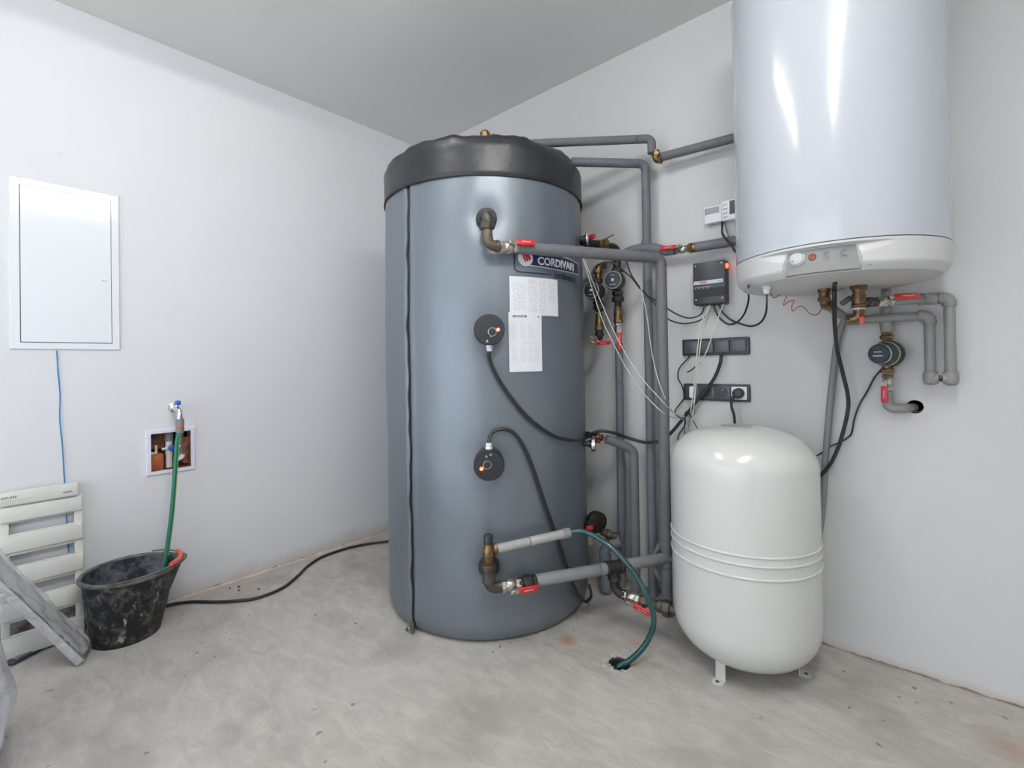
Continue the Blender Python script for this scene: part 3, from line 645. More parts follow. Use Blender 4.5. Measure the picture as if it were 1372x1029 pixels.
pipe_run('drain_pipe', 'whitish plastic drain pipe leading right from the brass safety valve', [w0, w1], 0.0155, 'white_pipe', seams=((0, 0.44),))
mb = MB().lathe(w1-dH*0.028, dH, [(0.0165, 0), (0.0175, 0.003), (0.0175, 0.028), (0.014, 0.032)], 20)
tag(link('pipe_collar', mb, M['foam_l']), 'pale grey collar joining the white drain pipe to the dark green hose', 'fitting')
hp = [w1-dH*0.01, R(778, 711.5, 0.525), R(792, 716, 0.52), R(808, 725, 0.515), R(822, 736, 0.51), R(840, 755, 0.505), R(855, 776, 0.50), R(866, 797, 0.50), R(874, 818, 0.50), R(875.5, 838, 0.505), R(868, 858, 0.515), R(856, 874, 0.53), R(842, 886, 0.545), DR+V((0.008, -0.012, 0.002)), DR+V((-0.003, -0.015, -0.02))]
cable('garden_hose', 'dark green hose curving from the white drain pipe down into the floor drain', hp, 0.0092, 'teal', 'hose', n=14, k=10)

# dark tee, valve and union leading into the white vessel
t_ = thing('pipe_fitting', 'dark grey iron tee with a branch turning down to the valve beside the vessel', 'fitting', tm)
mb = MB().tube([t1-dL*0.002, t2+dL*0.002], 0.024, 20); collar(mb, t1+dL*0.006, dL, 0.0265, 0.014); collar(mb, t2-dL*0.006, dL, 0.0265, 0.014); mb.tube([tm, tm-UP*0.045], 0.022, 18); collar(mb, tm-UP*0.042, UP, 0.0245, 0.012)
link('tee', mb, M['darkiron'], t_)
vb0 = V((tm.x, tm.y, 0.135)); VE = R(905, 806, 0.36); VE.z = 0.135; dV = (VE-vb0).normalized()
mb = MB().tube([tm-UP*0.04]+arc(vb0+UP*0.036, vb0, vb0+dV*0.036, 8)+[vb0+dV*0.044], [0.017]+[0.0175]*9+[0.0205], 18); link('elbow', mb, M['darkiron'], t_)
vv = vb0+dV*0.068
ball_valve('low ball valve with red lever just left of the white vessel', vv, dV, -_d*0.95-UP*0.25, dV+UP*-0.2, 0.95, 0.072)
mb = MB(); q = vv+dV*0.030; mb.tube([q, VE+dV*0.02], 0.0165, 18); nut(mb, q+dV*0.02, dV, 0.0215, 0.018); nut(mb, VE-dV*0.03, dV, 0.0275, 0.026); collar(mb, VE-dV*0.055, dV, 0.022, 0.02)
tag(link('pipe_union', mb, M['iron']), 'iron pipe and union nut joining the low valve to the white vessel', 'fitting')
mb = MB().box(vv+dV*0.055-UP*0.032+_d*-0.01, (0.022, 0.006, 0.005), (dV, dV.cross(UP), UP), 0.003); tag(link('drain_lever', mb, M['darkred']), 'small dark red lever below the low ball valve', 'lever')

# ================================================================== risers on the wall
xr2, yr2 = R(832, 470, 0.065).x, -0.065
pB = R(829, 447, 0.065)
pipe_run('insulated_pipe', 'bluish grey insulated riser running down from the right-hand pump valve', [V((pB.x, -0.065, R(831, 460, 0.065).z)), V((pB.x-0.004, -0.065, 0.0))], 0.0175, 'foam_b', seams=((0, 0.16),))
q = R(866, 219, 0.06); A2 = V((q.x-0.004, -0.06, q.z))
pipe_run('insulated_pipe', 'grey insulated pipe from behind the tank top turning down the wall as a tall riser', [F(766, 217, A2.z), A2, V((A2.x, -0.06, 0.0))], 0.0185, 'foam_b', 0.032)
q = R(849, 604, 0.11); E0 = R(812, 588, 0.20)
pipe_run('insulated_pipe', 'grey insulated pipe from the mid-height valve turning down beside the other risers', [E0, R(830, 594, 0.15), V((q.x, -0.11, q.z)), V((q.x, -0.11, 0.0))], 0.0195, 'foam', 0.020)
# upper pipe over the tank
q1 = R(873, 186, 0.085); zA = q1.z
pipe_run('insulated_pipe', 'grey insulated pipe high on the wall ending in a short downward elbow', [F(700, 193, zA), q1, V((q1.x, q1.y, R(878, 204, 0.085).z))], 0.0175, 'foam', 0.026, seams=((0, 0.93),))
bq = R(879, 211, 0.085)
mb = MB().tube([bq+UP*0.028, bq+UP*0.004]+arc(bq+UP*0.002, bq-UP*0.014, bq-UP*0.014+X_*0.022, 6), 0.0145, 16); nut(mb, bq+UP*0.012, UP, 0.0185, 0.014); nut(mb, bq-UP*0.014+X_*0.018, X_, 0.0175, 0.012)
tag(link('brass_elbow', mb, M['brass']), 'small brass elbow joining the two high grey pipes on the wall', 'fitting')
pa = R(886, 210.5, 0.075); pb = R(985, 184.5, 0.06); pipe_run('insulated_pipe', 'grey insulated pipe high on the wall running behind the white boiler', [pa, pb, pb+(pb-pa).normalized()*0.12], 0.0175, 'foam', 0.02)
# pipe with valve between the riser and the boiler
t_ = thing('pipe_fitting', 'bulky grey insulated tee on the tall riser above the control box', 'fitting', R(866, 334, 0.065))
link('side_sleeve', MB().tube([R(838, 337.5, 0.075), R(848, 334, 0.07), R(866, 333, 0.066), R(880, 334, 0.066), R(896, 337, 0.062)], [0.015, 0.018, 0.0235, 0.0225, 0.0185], 20), M['foam_b'], t_)
link('upper_sleeve', MB().tube([R(866, 322, 0.062), R(866, 334, 0.062), R(866.5, 346, 0.062)], [0.0195, 0.0235, 0.0195], 20), M['foam_b'], t_)
pvA, pvB = R(894, 337.5, 0.06), R(990, 322, 0.06); dP = (pvB-pvA).normalized()
vc2 = on_line(pvA, pvB, 914)
link('stub', MB().tube([pvA, vc2-dP*0.03], 0.0165, 18), M['foam_b'], t_)
ball_valve('ball valve with red lever on the pipe between the riser and the boiler', vc2, dP, -Y_+UP*0.45, -dP, 0.8, 0.070)
ub = on_line(pvA, pvB, 926)
mb = MB(); nut(mb, ub, dP, 0.021, 0.014); nut(mb, ub-dP*0.015, dP, 0.016, 0.014); collar(mb, ub+dP*0.013, dP, 0.0195, 0.014); tag(link('pipe_union', mb, M['brass']), 'brass union left of the short pipe entering behind the boiler', 'fitting')
pipe_run('insulated_pipe', 'bluish grey insulated pipe above the control box running behind the boiler', [ub+dP*0.02, pvB, pvB+dP*0.12], 0.0195, 'foam_b', 0.02)

# ================================================================== pumps
def pump(label, c, ax, n_, s=1.0, style=0):
    """c centre of the volute on the pipe, ax pipe axis, n_ facing direction"""
    n_ = n_.normalized(); ax = (ax-n_*ax.dot(n_)).normalized(); sd = ax.cross(n_)
    t_ = thing('circulation_pump', label, 'pump', c)
    mb = MB().lathe(c-n_*0.02, n_, [(0.022*s, 0), (0.034*s, 0.010*s), (0.036*s, 0.030*s), (0.030*s, 0.036*s)], 28); mb.tube([c-ax*0.052*s, c+ax*0.052*s], 0.0165*s, 16)
    nut(mb, c-ax*0.050*s, ax, 0.024*s, 0.018*s); nut(mb, c+ax*0.050*s, ax, 0.024*s, 0.018*s)
    link('volute', mb, M['darkiron'] if not style else M['brass'], t_)
    link('motor_head', MB().lathe(c, n_, [(0.036*s, 0.012*s), (0.042*s, 0.016*s), (0.043*s, 0.055*s), (0.040*s, 0.062*s), (0.034*s, 0.066*s)], 40), M['black'], t_)
    link('face_ring', MB().lathe(c, n_, [(0.0385*s, 0.0600*s), (0.0385*s, 0.0655*s), (0.0355*s, 0.0665*s), (0.0345*s, 0.064*s)], 40), M['olive'], t_)
    fc = link('face', MB().lathe(c, n_, [(0.035*s, 0.060*s), (0.034*s, 0.0668*s), (0.012*s, 0.0690*s), (0.001, 0.0692*s)], 36), M['pump_face'], t_)
    q = c+n_*0.0695*s
    if style == 0:
        link('badge', MB().box(q, (0.0055*s, 0.0055*s, 0.001), (sd, ax, n_), 0.0004, 1), M['badge'], fc)
        mb = MB()
        for k in range(5): mb.box(q+ax*0.020*s-n_*0.0008+sd*(k-2)*0.0040*s, (0.0014*s, 0.0015*s, 0.0006), (sd, ax, n_))
        for k in range(8): mb.box(q-ax*0.020*s-n_*0.0008+sd*(k-3.5)*0.0036*s, (0.0013*s, 0.0013*s, 0.0006), (sd, ax, n_))
        link('lettering', mb, M['silver'], fc, 0)
    return t_, q
fn = (-Y_+X_*0.22)
cz2 = R(829, 372, 0.07); c2 = V((pB.x, -0.07, R(829, 374, 0.13).z)); 
pump('round black circulation pump above the brass fittings on the bluish riser, right of its twin', c2, UP, fn, 1.0)
c1 = R(801, 391, 0.12); c1.z = R(799, 388, 0.18).z
pump('round black circulation pump half hidden beside the tank, left of its twin', c1, UP, fn-X_*0.15, 0.95)
# fittings under the right-hand pump
u1 = R(829, 402, 0.065).z; q = V((pB.x, -0.067, 0))
def at(z): return V((q.x, q.y, z))
mb = MB(); mb.tube([at(c2.z-0.05), at(R(829, 412, .067).z)], 0.0155, 16); nut(mb, at(R(829, 401, .067).z), UP, 0.026, 0.022); nut(mb, at(R(829, 395, .067).z), UP, 0.021, 0.012); tag(link('pipe_union', mb, M['darkiron']), 'black union nut directly under the right-hand pump', 'fitting')
zb0, zb1 = R(829, 411, .067).z, R(830, 434, .067).z
mb = MB().lathe(at(zb1), UP, [(0.015, 0), (0.018, 0.004), (0.018, 0.012), (0.0195, 0.016), (0.0195, (zb0-zb1)-0.016), (0.017, (zb0-zb1)-0.010), (0.017, (zb0-zb1))], 20); nut(mb, at(zb1+0.012), UP, 0.021, 0.014)
tag(link('check_valve', mb, M['brass']), 'brass check valve between the right-hand pump and its red lever valve', 'valve')
vc3 = at(R(830, 441, .067).z)
ball_valve('ball valve whose red lever hangs down below the right-hand pump', vc3, UP, -Y_+X_*0.75, -UP, 0.85, 0.078)
# fittings under the left-hand pump
q = V((c1.x+0.004, c1.y, 0)); zt = R(802, 455, 0.12).z
mb = MB(); mb.tube([at(c1.z-0.05), at(c1.z-0.09)], 0.0145, 16); nut(mb, at(c1.z-0.070), UP, 0.024, 0.022); tag(link('pipe_union', mb, M['darkiron']), 'black union nut directly under the left-hand pump', 'fitting')
mb = MB().lathe(at(R(802, 443, .12).z), UP, [(0.014, 0), (0.017, 0.004), (0.018, 0.03), (0.0185, 0.05), (0.015, 0.06), (0.015, 0.075)], 18); nut(mb, at(R(802, 440, .12).z), UP, 0.0195, 0.012)
tag(link('check_valve', mb, M['brass']), 'slim brass check valve under the left-hand pump beside the tank', 'valve')
TPN = lambda a, z, o=0.0: V((TC.x+math.cos(a)*(TR+o), TC.y+math.sin(a)*(TR+o), z))
a3 = 0.42; n3 = V((math.cos(a3), math.sin(a3), 0))
pe = at(zt); tp = TPN(a3, zt); tdir = (pe-tp).normalized()
mb = MB().tube([at(R(802, 440, .12).z)]+arc(pe+UP*0.024, pe, pe-tdir*0.024, 7), 0.0165, 16); collar(mb, pe+UP*0.022, UP, 0.020, 0.010); tag(link('pipe_elbow', mb, M['darkiron']), 'black iron elbow under the left-hand pump turning back to the tank', 'fitting')
ball_valve('ball valve with red lever on the tank side below the left-hand pump', (pe*0.5+tp*0.5), tdir, -_d*0.8-UP*0.6, _r, 0.85, 0.062, stub=0.016, raw=True)
# top connections of both pumps
p0 = c2+UP*0.06; z5 = R(829, 329, 0.1).z; T5 = TPN(0.42, z5); K = V((c2.x, c2.y, z5))
t_ = thing('pipe_fitting', 'dark elbow and brass valve body above the right-hand pump', 'fitting', K)
dd = (K-T5).normalized(); mb = MB().tube([p0]+arc(K-UP*0.030, K, K-dd*0.030, 8)+[K-dd*0.05], 0.0175, 18); collar(mb, K-UP*0.034, UP, 0.0215, 0.012); link('elbow', mb, M['darkiron'], t_)
mb = MB(); q5 = K-dd*0.075; nut(mb, q5, dd, 0.029, 0.026); collar(mb, q5-dd*0.028, dd, 0.021, 0.03); mb.tube([q5, q5+UP*0.022], 0.011, 12); nut(mb, q5+UP*0.024, UP, 0.015, 0.010); link('valve_body', mb, M['brass'], t_)
link('lever', MB().box(q5+UP*0.034+X_*0.022, (0.026, 0.004, 0.0015), (V((1, 0, 0.25)).normalized(), Y_, V((-0.25, 0, 1)).normalized()), 0.001, 1), M['nickel'], t_)
link('stub', MB().tube([T5, q5-dd*0.03], 0.0175, 16), M['darkiron'], t_)
link('butterfly_handle', MB().box(T5.lerp(q5, 0.45)+UP*0.030, (0.016, 0.005, 0.010), None, 0.004), M['red'], t_)
q = V((c1.x+0.003, c1.y, 0)); 
mb = MB().tube([at(c1.z+0.05), at(c1.z+0.085)]+arc(at(c1.z+0.09), at(c1.z+0.12), at(c1.z+0.12)+V((0.01, 0.04, 0)), 6), 0.0145, 14); nut(mb, at(c1.z+0.088), UP, 0.0195, 0.016)
tag(link('pipe_elbow', mb, M['brass']), 'brass elbow on top of the left-hand pump', 'fitting')
cable('pump_cable', 'short black cable arching between the tops of the two small pumps', Rs((797, 378, .19), (794, 366, .19), (798, 357, .18), (808, 352, .17), (818, 351, .15), (825, 355, .14), (827, 361, .135)), 0.0038)
# gauges on the tank side
def gauge(label, a, z, r, ln, m):
    n_ = V((math.cos(a), math.sin(a), 0)); p = V((TC.x, TC.y, z))+n_*(TR-0.01); t_ = thing('thermometer', label, 'gauge', p)
    link('stub', MB().lathe(p, n_, [(0.012, 0), (0.012, ln*0.6), (0.016, ln*0.62), (0.016, ln)], 14), M['black'], t_)
    link('dial_housing', MB().lathe(p+n_*ln, n_, [(r*0.9, 0), (r, 0.004), (r, m), (r*0.85, m+0.002)], 28), M['chrome'], t_)
gauge('small chrome dial thermometer on the tank side above the upper pipe', 0.40, 1.512, 0.030, 0.030, 0.008)
gauge('chrome dial thermometer on the tank side beside the thick heater cable', 0.45, 0.655, 0.034, 0.034, 0.016)
a6 = 0.62; pm = TPN(a6, E0.z+0.01); dE = (E0-pm).normalized()
ball_valve('brass valve with a stubby dark red knob at the mid-height tank port', E0-dE*0.045, dE, -_d-UP*0.5, dE, 0.75, 0.028, 'brass', 'darkred', marks=False, stub=0.004)
tag(link('pipe_stub', MB().tube([pm, E0-dE*0.07], 0.013, 14), M['darkiron']), 'short dark stub from the tank side to the mid-height valve', 'fitting')
# low manifold behind the front pipes
t_ = thing('pipe_fitting', 'black iron return fitting low on the tank side behind the green hose', 'fitting', R(797, 700, 0.2))
mb = MB().lathe(R(796, 699, 0.2)+_d*0.02, -_d+_r*0.4, [(0.030, 0), (0.044, 0.008), (0.046, 0.035), (0.030, 0.042), (0.012, 0.044)], 24); mb.tube([TPN(0.45, 0.30), R(796, 699, 0.2)], 0.022, 16); link('body', mb, M['darkiron'], t_)
link('red_tab', MB().box(R(790, 707, 0.26), (0.014, 0.004, 0.009), (_r, _d, UP), 0.003), M['red'], t_)
link('filter_bowl', MB().lathe(R(791, 716, 0.24), -UP, [(0.016, 0), (0.017, 0.02), (0.014, 0.04), (0.005, 0.045)], 16), M['conduit'], t_)
mb = MB().tube(Rs((806, 712, .19), (815, 716, .17), (826, 719, .15)), 0.016, 14); nut(mb, R(815, 716, .17), (R(826, 719, .15)-R(806, 712, .19)).normalized(), 0.022, 0.02); link('nipple', mb, M['iron'], t_)
a_, b_, c_ = R(826, 733, .15), R(808, 731, .17), R(807, 775, .17)
pipe_run('insulated_pipe', 'short bulky grey insulated bend low between tank and risers', [R(832, 724, .14), R(811, 733, .17), V((R(811, 733, .17).x, -0.17, 0.02))], 0.0265, 'foam_b', 0.03)
pipe_run('insulated_pipe', 'short dark grey insulated pipe behind the iron tee', [R(824, 738, .2), R(824, 760, .2)], 0.020, 'foam')
# corrugated conduit coil behind the riser
cc = R(899, 757, 0.05); coil = []
for i in range(70):
    t_ = PI*0.45+i/69*PI*2.9; rr = 0.086-0.016*i/69; coil.append(cc+V((math.cos(t_)*rr, -0.004-0.012*i/69, math.sin(t_)*rr*1.05)))
mb = MB(); cs = spline(coil, 4); mb.tube(cs, [0.0082+0.0012*(i % 2) for i in range(len(cs))], 10); tag(link('conduit_coil', mb, M['conduit']), 'coil of grey corrugated conduit on the wall behind the white vessel', 'conduit')

# ================================================================== white expansion vessel
ves = thing('expansion_vessel', 'ivory white expansion vessel with three raised beads standing by the right wall', 'vessel', (VC.x, VC.y, 0))
ZB0, ZB1 = 0.028, 0.778; prof = []
for i in range(0, 17):
    a = i/16*PI/2; prof.append((max(0.002, VR*math.sin(a)**0.70), ZB0+0.140*(1-math.cos(a))**1.0))
for i in range(1, 12): prof.append((VR, 0.19+(0.655-0.19)*i/12))
for i in range(0, 19):
    a = i/18*PI/2; prof.append((max(0.002, VR*math.cos(a)**0.72), 0.655+(ZB1-0.655)*math.sin(a)**1.0))
link('shell', MB().lathe((VC.x, VC.y, 0), Z_, prof, 96), M['vessel'], ves, 50)
for z in (0.428, 0.402, 0.364):
    link('bead', MB().tube([V((VC.x+math.cos(a)*VR, VC.y+math.sin(a)*VR, z)) for a in [2*PI*i/96 for i in range(97)]], 0.0042, 10, False), M['vessel'], ves, 60)
for (fx, fy) in ((1.946, -0.432), (2.137, -0.225), (1.848, -0.162)):
    d = V((fx-VC.x, fy-VC.y, 0)); n_ = d.normalized(); s_ = V((-n_.y, n_.x, 0)); fo = V((fx, fy, 0)); q = V((VC.x, VC.y, 0))+n_*(d.length-0.012)
    mb = MB().box(q+Z_*0.060, (0.0018, 0.016, 0.060), (n_, s_, Z_), 0.0005, 1)
    mb.lathe(fo+n_*0.006, Z_, [(0.017, 0.0), (0.017, 0.0030)], 20); mb.box(fo+Z_*0.0014-n_*0.004, (0.010, 0.016, 0.0013), (n_, s_, Z_))
    lg_ = link('leg', mb, M['vessel'], ves)
    link('bolt_hole', MB().lathe(fo+n_*0.008+Z_*0.0026, Z_, [(0.006, 0.0), (0.0055, 0.0012), (0.001, 0.0013)], 14), M['black_matte'], lg_)
link('top_label', MB().lathe((VC.x-0.01, VC.y-0.0, 0.7775), Z_, [(0.05, -0.002), (0.05, 0.001)], 24), M['recess'], ves)

# ================================================================== white wall boiler
boi = thing('water_heater', 'large white electric water heater hanging on the right wall', 'boiler', (BC.x, BC.y, 1.2))
link('casing', MB().lathe((BC.x, BC.y, 0), Z_, [(0.10, 1.30), (BR-0.006, 1.289), (BR, 1.292), (BR, 1.5), (BR, 1.9), (BR, 2.10), (BR-0.01, 2.16), (BR-0.04, 2.20), (0.10, 2.22), (0.002, 2.22)], 128), M['boiler'], boi, 40)
AC = math.atan2(CAM.y-BC.y, CAM.x-BC.x)
A0, A1 = math.atan2(B(1046, 350).y-BC.y, B(1046, 350).x-BC.x), math.atan2(B(1158, 335).y-BC.y, B(1158, 335).x-BC.x)
ZS, ZE, ZU = 1.289, 1.236, 1.214
def br(th, z):
    """radius of the lower cover, with the scooped band and the recess of the control panel"""
    f = (ZS-z)/(ZS-ZE); r = BR+0.001-0.004*max(0, f)
    if z < ZE: r = BR-0.003-0.016*((ZE-z)/(ZE-ZU))**1.5
    return r
mb = MB(); n = 540
zl = [ZS, ZS-0.003]+[1.285-0.0015*i for i in range(1, 46)]+[1.216, ZU]
def cv(u, j):
    th = 2*PI*u; z = zl[j]; r = br(th, z)
    m_ = (A0+A1)/2; hw = (A1-A0)/2; da = (th-m_+PI) % (2*PI)-PI
    hwz = hw*(0.86+0.14*(1.281-z)/0.06)
    inside = min(1, max(0, (hwz-abs(da))/(hw*0.035)))*min(1, max(0, (1.2795-z)/0.0018))*(1 if z > 1.2165 else 0)
    r -= 0.015*inside
    tp = 1.2825; sp = max(0, 1-max(0, abs(da)-hw*0.8)/(hw*0.95))
    if z < tp: r -= 0.0125*sp*min(1, (tp-z)/0.002)*max(0.0, 1-(tp-z)/(0.010+0.022*sp))*(1-inside)
    return V((BC.x+math.cos(th)*r, BC.y+math.sin(th)*r, z))
vs = [cv(k/n, j) for j in range(len(zl)) for k in range(n)]; fs = [(j*n+i, j*n+(i+1) % n, (j+1)*n+(i+1) % n, (j+1)*n+i) for j in range(len(zl)-1) for i in range(n)]
k0 = len(vs)
for (r_, z_) in ((0.19, 1.208), (0.10, 1.206), (0.004, 1.206)): vs += [V((BC.x+math.cos(2*PI*k/n)*r_, BC.y+math.sin(2*PI*k/n)*r_, z_)) for k in range(n)]
fs += [((len(zl)-1+q_)*n+i, (len(zl)-1+q_)*n+(i+1) % n, (len(zl)+q_)*n+(i+1) % n, (len(zl)+q_)*n+i) for q_ in range(3) for i in range(n)]
mb.add(vs, fs); link('bottom_cover', mb, M['boiler_base'], boi, 30)
mb = MB().grid(24, 4, lambda u, v: (lambda th, r_: V((BC.x+math.cos(th)*r_, BC.y+math.sin(th)*r_, 1.2195+0.0575*v)))(A0+(A1-A0)*(0.02+0.96*u+(0.055*v*(0.5-u)*2)), BR-0.0118-0.004*(1-v)))
pn = link('control_panel', mb, mat('shaded_grey_panel', (0.27, 0.27, 0.265), 0.45), boi, 40)  # shade of the recess put into the colour: darker grey than the cover
def bp_(x, y, o): p = B(x, y, -0.0145); n_ = V((p.x-BC.x, p.y-BC.y, 0)).normalized(); return p+n_*o, n_
p, n_ = bp_(1068, 347, 0)
dl = link('thermostat_dial', MB().lathe(p, n_, [(0.0190, -0.002), (0.0190, 0.002), (0.0172, 0.0035), (0.0155, 0.002), (0.0148, 0.0055), (0.013, 0.0065), (0.002, 0.0066)], 32), M['boiler_base'], boi)
link('dial_ring', MB().lathe(p, n_, [(0.0205, -0.001), (0.0205, 0.0012), (0.0185, 0.0014), (0.0185, -0.001)], 32, close=False), M['greyline'], dl)
for k in range(2): link('dial_mark', MB().box(p+n_*0.0068+_r*(-0.009 if k == 0 else 0.009)-Z_*0.007, (0.003, 0.0012, 0.0005), (V((0.6, 0, -0.8)), V((0.8, 0, 0.6)), n_)), M['greyline'], dl, 0)
p, n_ = bp_(1088.5, 344.5, 0)
link('indicator_lamp', MB().lathe(p, n_, [(0.009, -0.001), (0.009, 0.002), (0.007, 0.004), (0.001, 0.005)], 20), M['amber'], boi)
for (x0, w_) in ((1112, 1.0), (1136, 1.15)):                              # embossed marks on the panel
    p, n_ = bp_(x0, 341 if x0 < 1120 else 338, 0.0008); mb = MB()
    mb.tube([p+_r*(-0.006+0.010*math.cos(a)*w_)+Z_*(0.007*math.sin(a)*w_) for a in [PI*0.3+i/16*PI*1.3 for i in range(17)]], 0.0011, 6); mb.tube([p+_r*0.0, p+_r*0.018], 0.0009, 6)
    link('embossed_mark', mb, M['greyline'], pn)
for (x, y) in ((1052, 372), (1106, 366), (1166, 352)):
    p = F(x, y, 1.2125); link('cover_screw', MB().lathe(V((p.x, p.y, 1.209)), -Z_, [(0.0022, 0), (0.0022, 0.0025), (0.001, 0.003)], 12), M['greyline'], boi)
GL = F(1027, 383, 1.212)
mb = MB(); nut(mb, GL-Z_*0.004, Z_, 0.012, 0.012); mb.lathe(GL-Z_*0.010, -Z_, [(0.009, 0), (0.009, 0.010), (0.006, 0.014)], 14); link('cable_gland', mb, M['white'], boi)
link('bracket', MB().box((BC.x, -0.016, 1.75), (0.10, 0.0155, 0.04), None, 0.002), M['white_steel'], boi)
link('bracket', MB().box((BC.x, -0.016, 1.38), (0.10, 0.0155, 0.03), None, 0.002), M['white_steel'], boi)

# brass outlets and grey plastic pipes under the boiler
oy = 0.27
l0 = R(1104, 379, oy); t_ = thing('brass_outlet', 'brass elbow fitting under the boiler beside the thick black cable', 'fitting', l0)
l1 = R(1106, 406, oy); wj = R(1137, 425, 0.06); dG = (wj-l1).normalized()
mb = MB().lathe(V((l0.x, l0.y, 1.21)), -Z_, [(0.0170, -0.004), (0.0170, 0.012), (0.014, 0.016), (0.014, 0.026)], 20); nut(mb, V((l0.x, l0.y, 1.175)), Z_, 0.0185, 0.014); link('connector', mb, M['brass'], t_)
mb = MB().tube([V((l0.x, l0.y, 1.172)), V((l0.x, l0.y, l1.z+0.02))]+arc(V((l0.x, l0.y, l1.z+0.016)), V((l0.x, l0.y, l1.z)), V((l0.x, l0.y, l1.z))+dG*0.02, 7), 0.0135, 18); collar(mb, V((l0.x, l0.y, l1.z))+dG*0.018, dG, 0.0165, 0.012); link('elbow', mb, M['brass'], t_)
hz = R(1245, 423, 0.055)
pj = V((wj.x, -0.055, hz.z))
pipe_run('plastic_pipe', 'grey plastic pipe from the boiler along the wall and down the inner left leg', [V((l0.x, l0.y, l1.z))+dG*0.022, pj, V((hz.x, -0.055, hz.z)), V((hz.x, -0.055, R(1245, 503, .055).z))], 0.0135, 'ppr', 0.020, er=1.28, group=None)
r0 = R(1150, 376, oy)
gx, gy = r0.x, r0.y
t_ = thing('safety_group', 'brass safety valve group with black lever under the middle of the boiler', 'valve', (gx, gy, 1.1))
zz = lambda y: R(1150, y, oy).z
mb = MB().lathe(V((gx, gy, 1.21)), -Z_, [(0.020, -0.004), (0.020, 0.008), (0.017, 0.010), (0.017, 0.02)], 18); nut(mb, V((gx, gy, zz(383))), Z_, 0.0225, 0.020)
mb.tube([V((gx, gy, 1.2)), V((gx, gy, zz(420)))], 0.0140, 18); mb.tube([V((gx, gy, zz(394))), V((gx, gy, zz(407)))], 0.0172, 20); nut(mb, V((gx, gy, zz(410))), Z_, 0.0205, 0.010)
link('body', mb, mat('dark_brass', (0.22, 0.14, 0.075), 0.4, 0.8, var=(60, 0.8, (0.10, 0.07, 0.04)), bump=(80, 0.3, 0.002)), t_)
for y in (389, 414): link('thread_tape', MB().lathe(V((gx, gy, zz(y)-0.002)), Z_, [(0.0160, 0), (0.0162, 0.004)], 18), M['wire_w'], t_)
k_ = V((gx, gy, zz(400))); link('black_knob', MB().box(k_-X_*0.030-Z_*0.004, (0.016, 0.007, 0.007), (V((0.8, 0, 0.6)), Y_, V((-0.6, 0, 0.8))), 0.003), M['black'], t_)
mb = MB().tube([V((gx, gy, zz(420))), V((gx, gy, zz(424))), V((gx-0.012, gy+0.004, zz(427))), V((gx-0.03, gy+0.006, zz(428)))], 0.0125, 14); nut(mb, V((gx-0.026, gy+0.006, zz(428))), X_, 0.0165, 0.012); link('drain_cock', mb, M['brass'], t_)
link('drain_lever', MB().box(V((gx+0.008, gy-0.018, zz(430))), (0.006, 0.004, 0.012), None, 0.0015), M['red'], t_)
hp2 = R(1268, 399, 0.055); vA = V((gx, gy, R(1160, 405, oy).z)); vB = V((hp2.x-0.03, -0.055, hp2.z)); dR_ = (vB-vA).normalized()
mb = MB(); mb.tube([vA, vA+dR_*0.075], 0.0115, 14); nut(mb, vA+dR_*0.035, dR_, 0.0165, 0.016); nut(mb, vA+dR_*0.055, dR_, 0.0150, 0.012)
tag(link('pipe_nipple', mb, M['iron']), 'dark brass nipple between the safety group and its red lever valve', 'fitting')
vk = on_line(vA, vB, 1184)
ball_valve('ball valve with long red lever on the upper grey pipe right of the safety group', vk, dR_, -Y_+UP*0.2, dR_, 0.8, 0.090, hm='red', stub=0.012)
bot = R(1272, 503, .055).z
pipe_run('plastic_pipe', 'grey plastic pipe from the red lever valve down the outer right leg', [vk+dR_*0.03, V((hp2.x-0.045, -0.06, hp2.z)), V((hp2.x+0.006, -0.055, hp2.z)), V((hp2.x+0.006, -0.055, bot))], 0.0135, 'ppr', 0.019, er=1.28)
for (xx, w_) in ((hz.x, 'inner left'), (hp2.x+0.006, 'outer right')):
    c = V((xx, -0.055, R(1258, 507, .055).z)); mb = MB().lathe(c, Z_, [(0.002, -0.021), (0.010, -0.020), (0.0165, -0.014), (0.0185, -0.004), (0.0185, 0.014), (0.0172, 0.016), (0.0172, 0.020)], 24)
    mb.tube([c, c+X_*(0.018 if w_[0] == 'i' else -0.018)], 0.0165, 16)
    tag(link('end_elbow', mb, M['ppr']), 'rounded grey end elbow at the foot of the %s pipe leg' % w_, 'fitting')
c = V(((hz.x+hp2.x)/2+0.003, -0.055, R(1258, 507, .055).z)); mb = MB().tube([c-X_*0.014, c+X_*0.014], 0.0085, 12); nut(mb, c, X_, 0.0115, 0.008); tag(link('brass_link', mb, M['brass']), 'small brass link joining the feet of the two grey pipe legs', 'fitting')
# vertical pipe behind, coupling, pump 3, valve, elbow into the wall
xp = R(1188, 440, 0.04).x; yv = -0.04
Q = lambda x, y, o=0.04: V((xp, yv, R(x, y, o).z))
pipe_run('plastic_pipe', 'grey plastic pipe dropping from behind the boiler to the small wall pump', [V((xp, yv, 1.33)), Q(1188, 432)], 0.0135, 'ppr', seams=((0, 0.55),))
mb = MB().lathe(Q(1188, 447), Z_, [(0.013, 0), (0.0165, 0.008), (0.0185, 0.03), (0.0185, 0.052), (0.016, 0.056)], 20); tag(link('pipe_coupling', mb, M['ppr']), 'flared grey coupling directly above the small wall pump', 'fitting')
mb = MB(); nut(mb, Q(1188, 452), Z_, 0.0205, 0.012); nut(mb, Q(1188, 447), Z_, 0.0165, 0.012); collar(mb, Q(1189, 458), Z_, 0.014, 0.012); tag(link('brass_union', mb, M['brass']), 'brass union on top of the small wall pump', 'fitting')
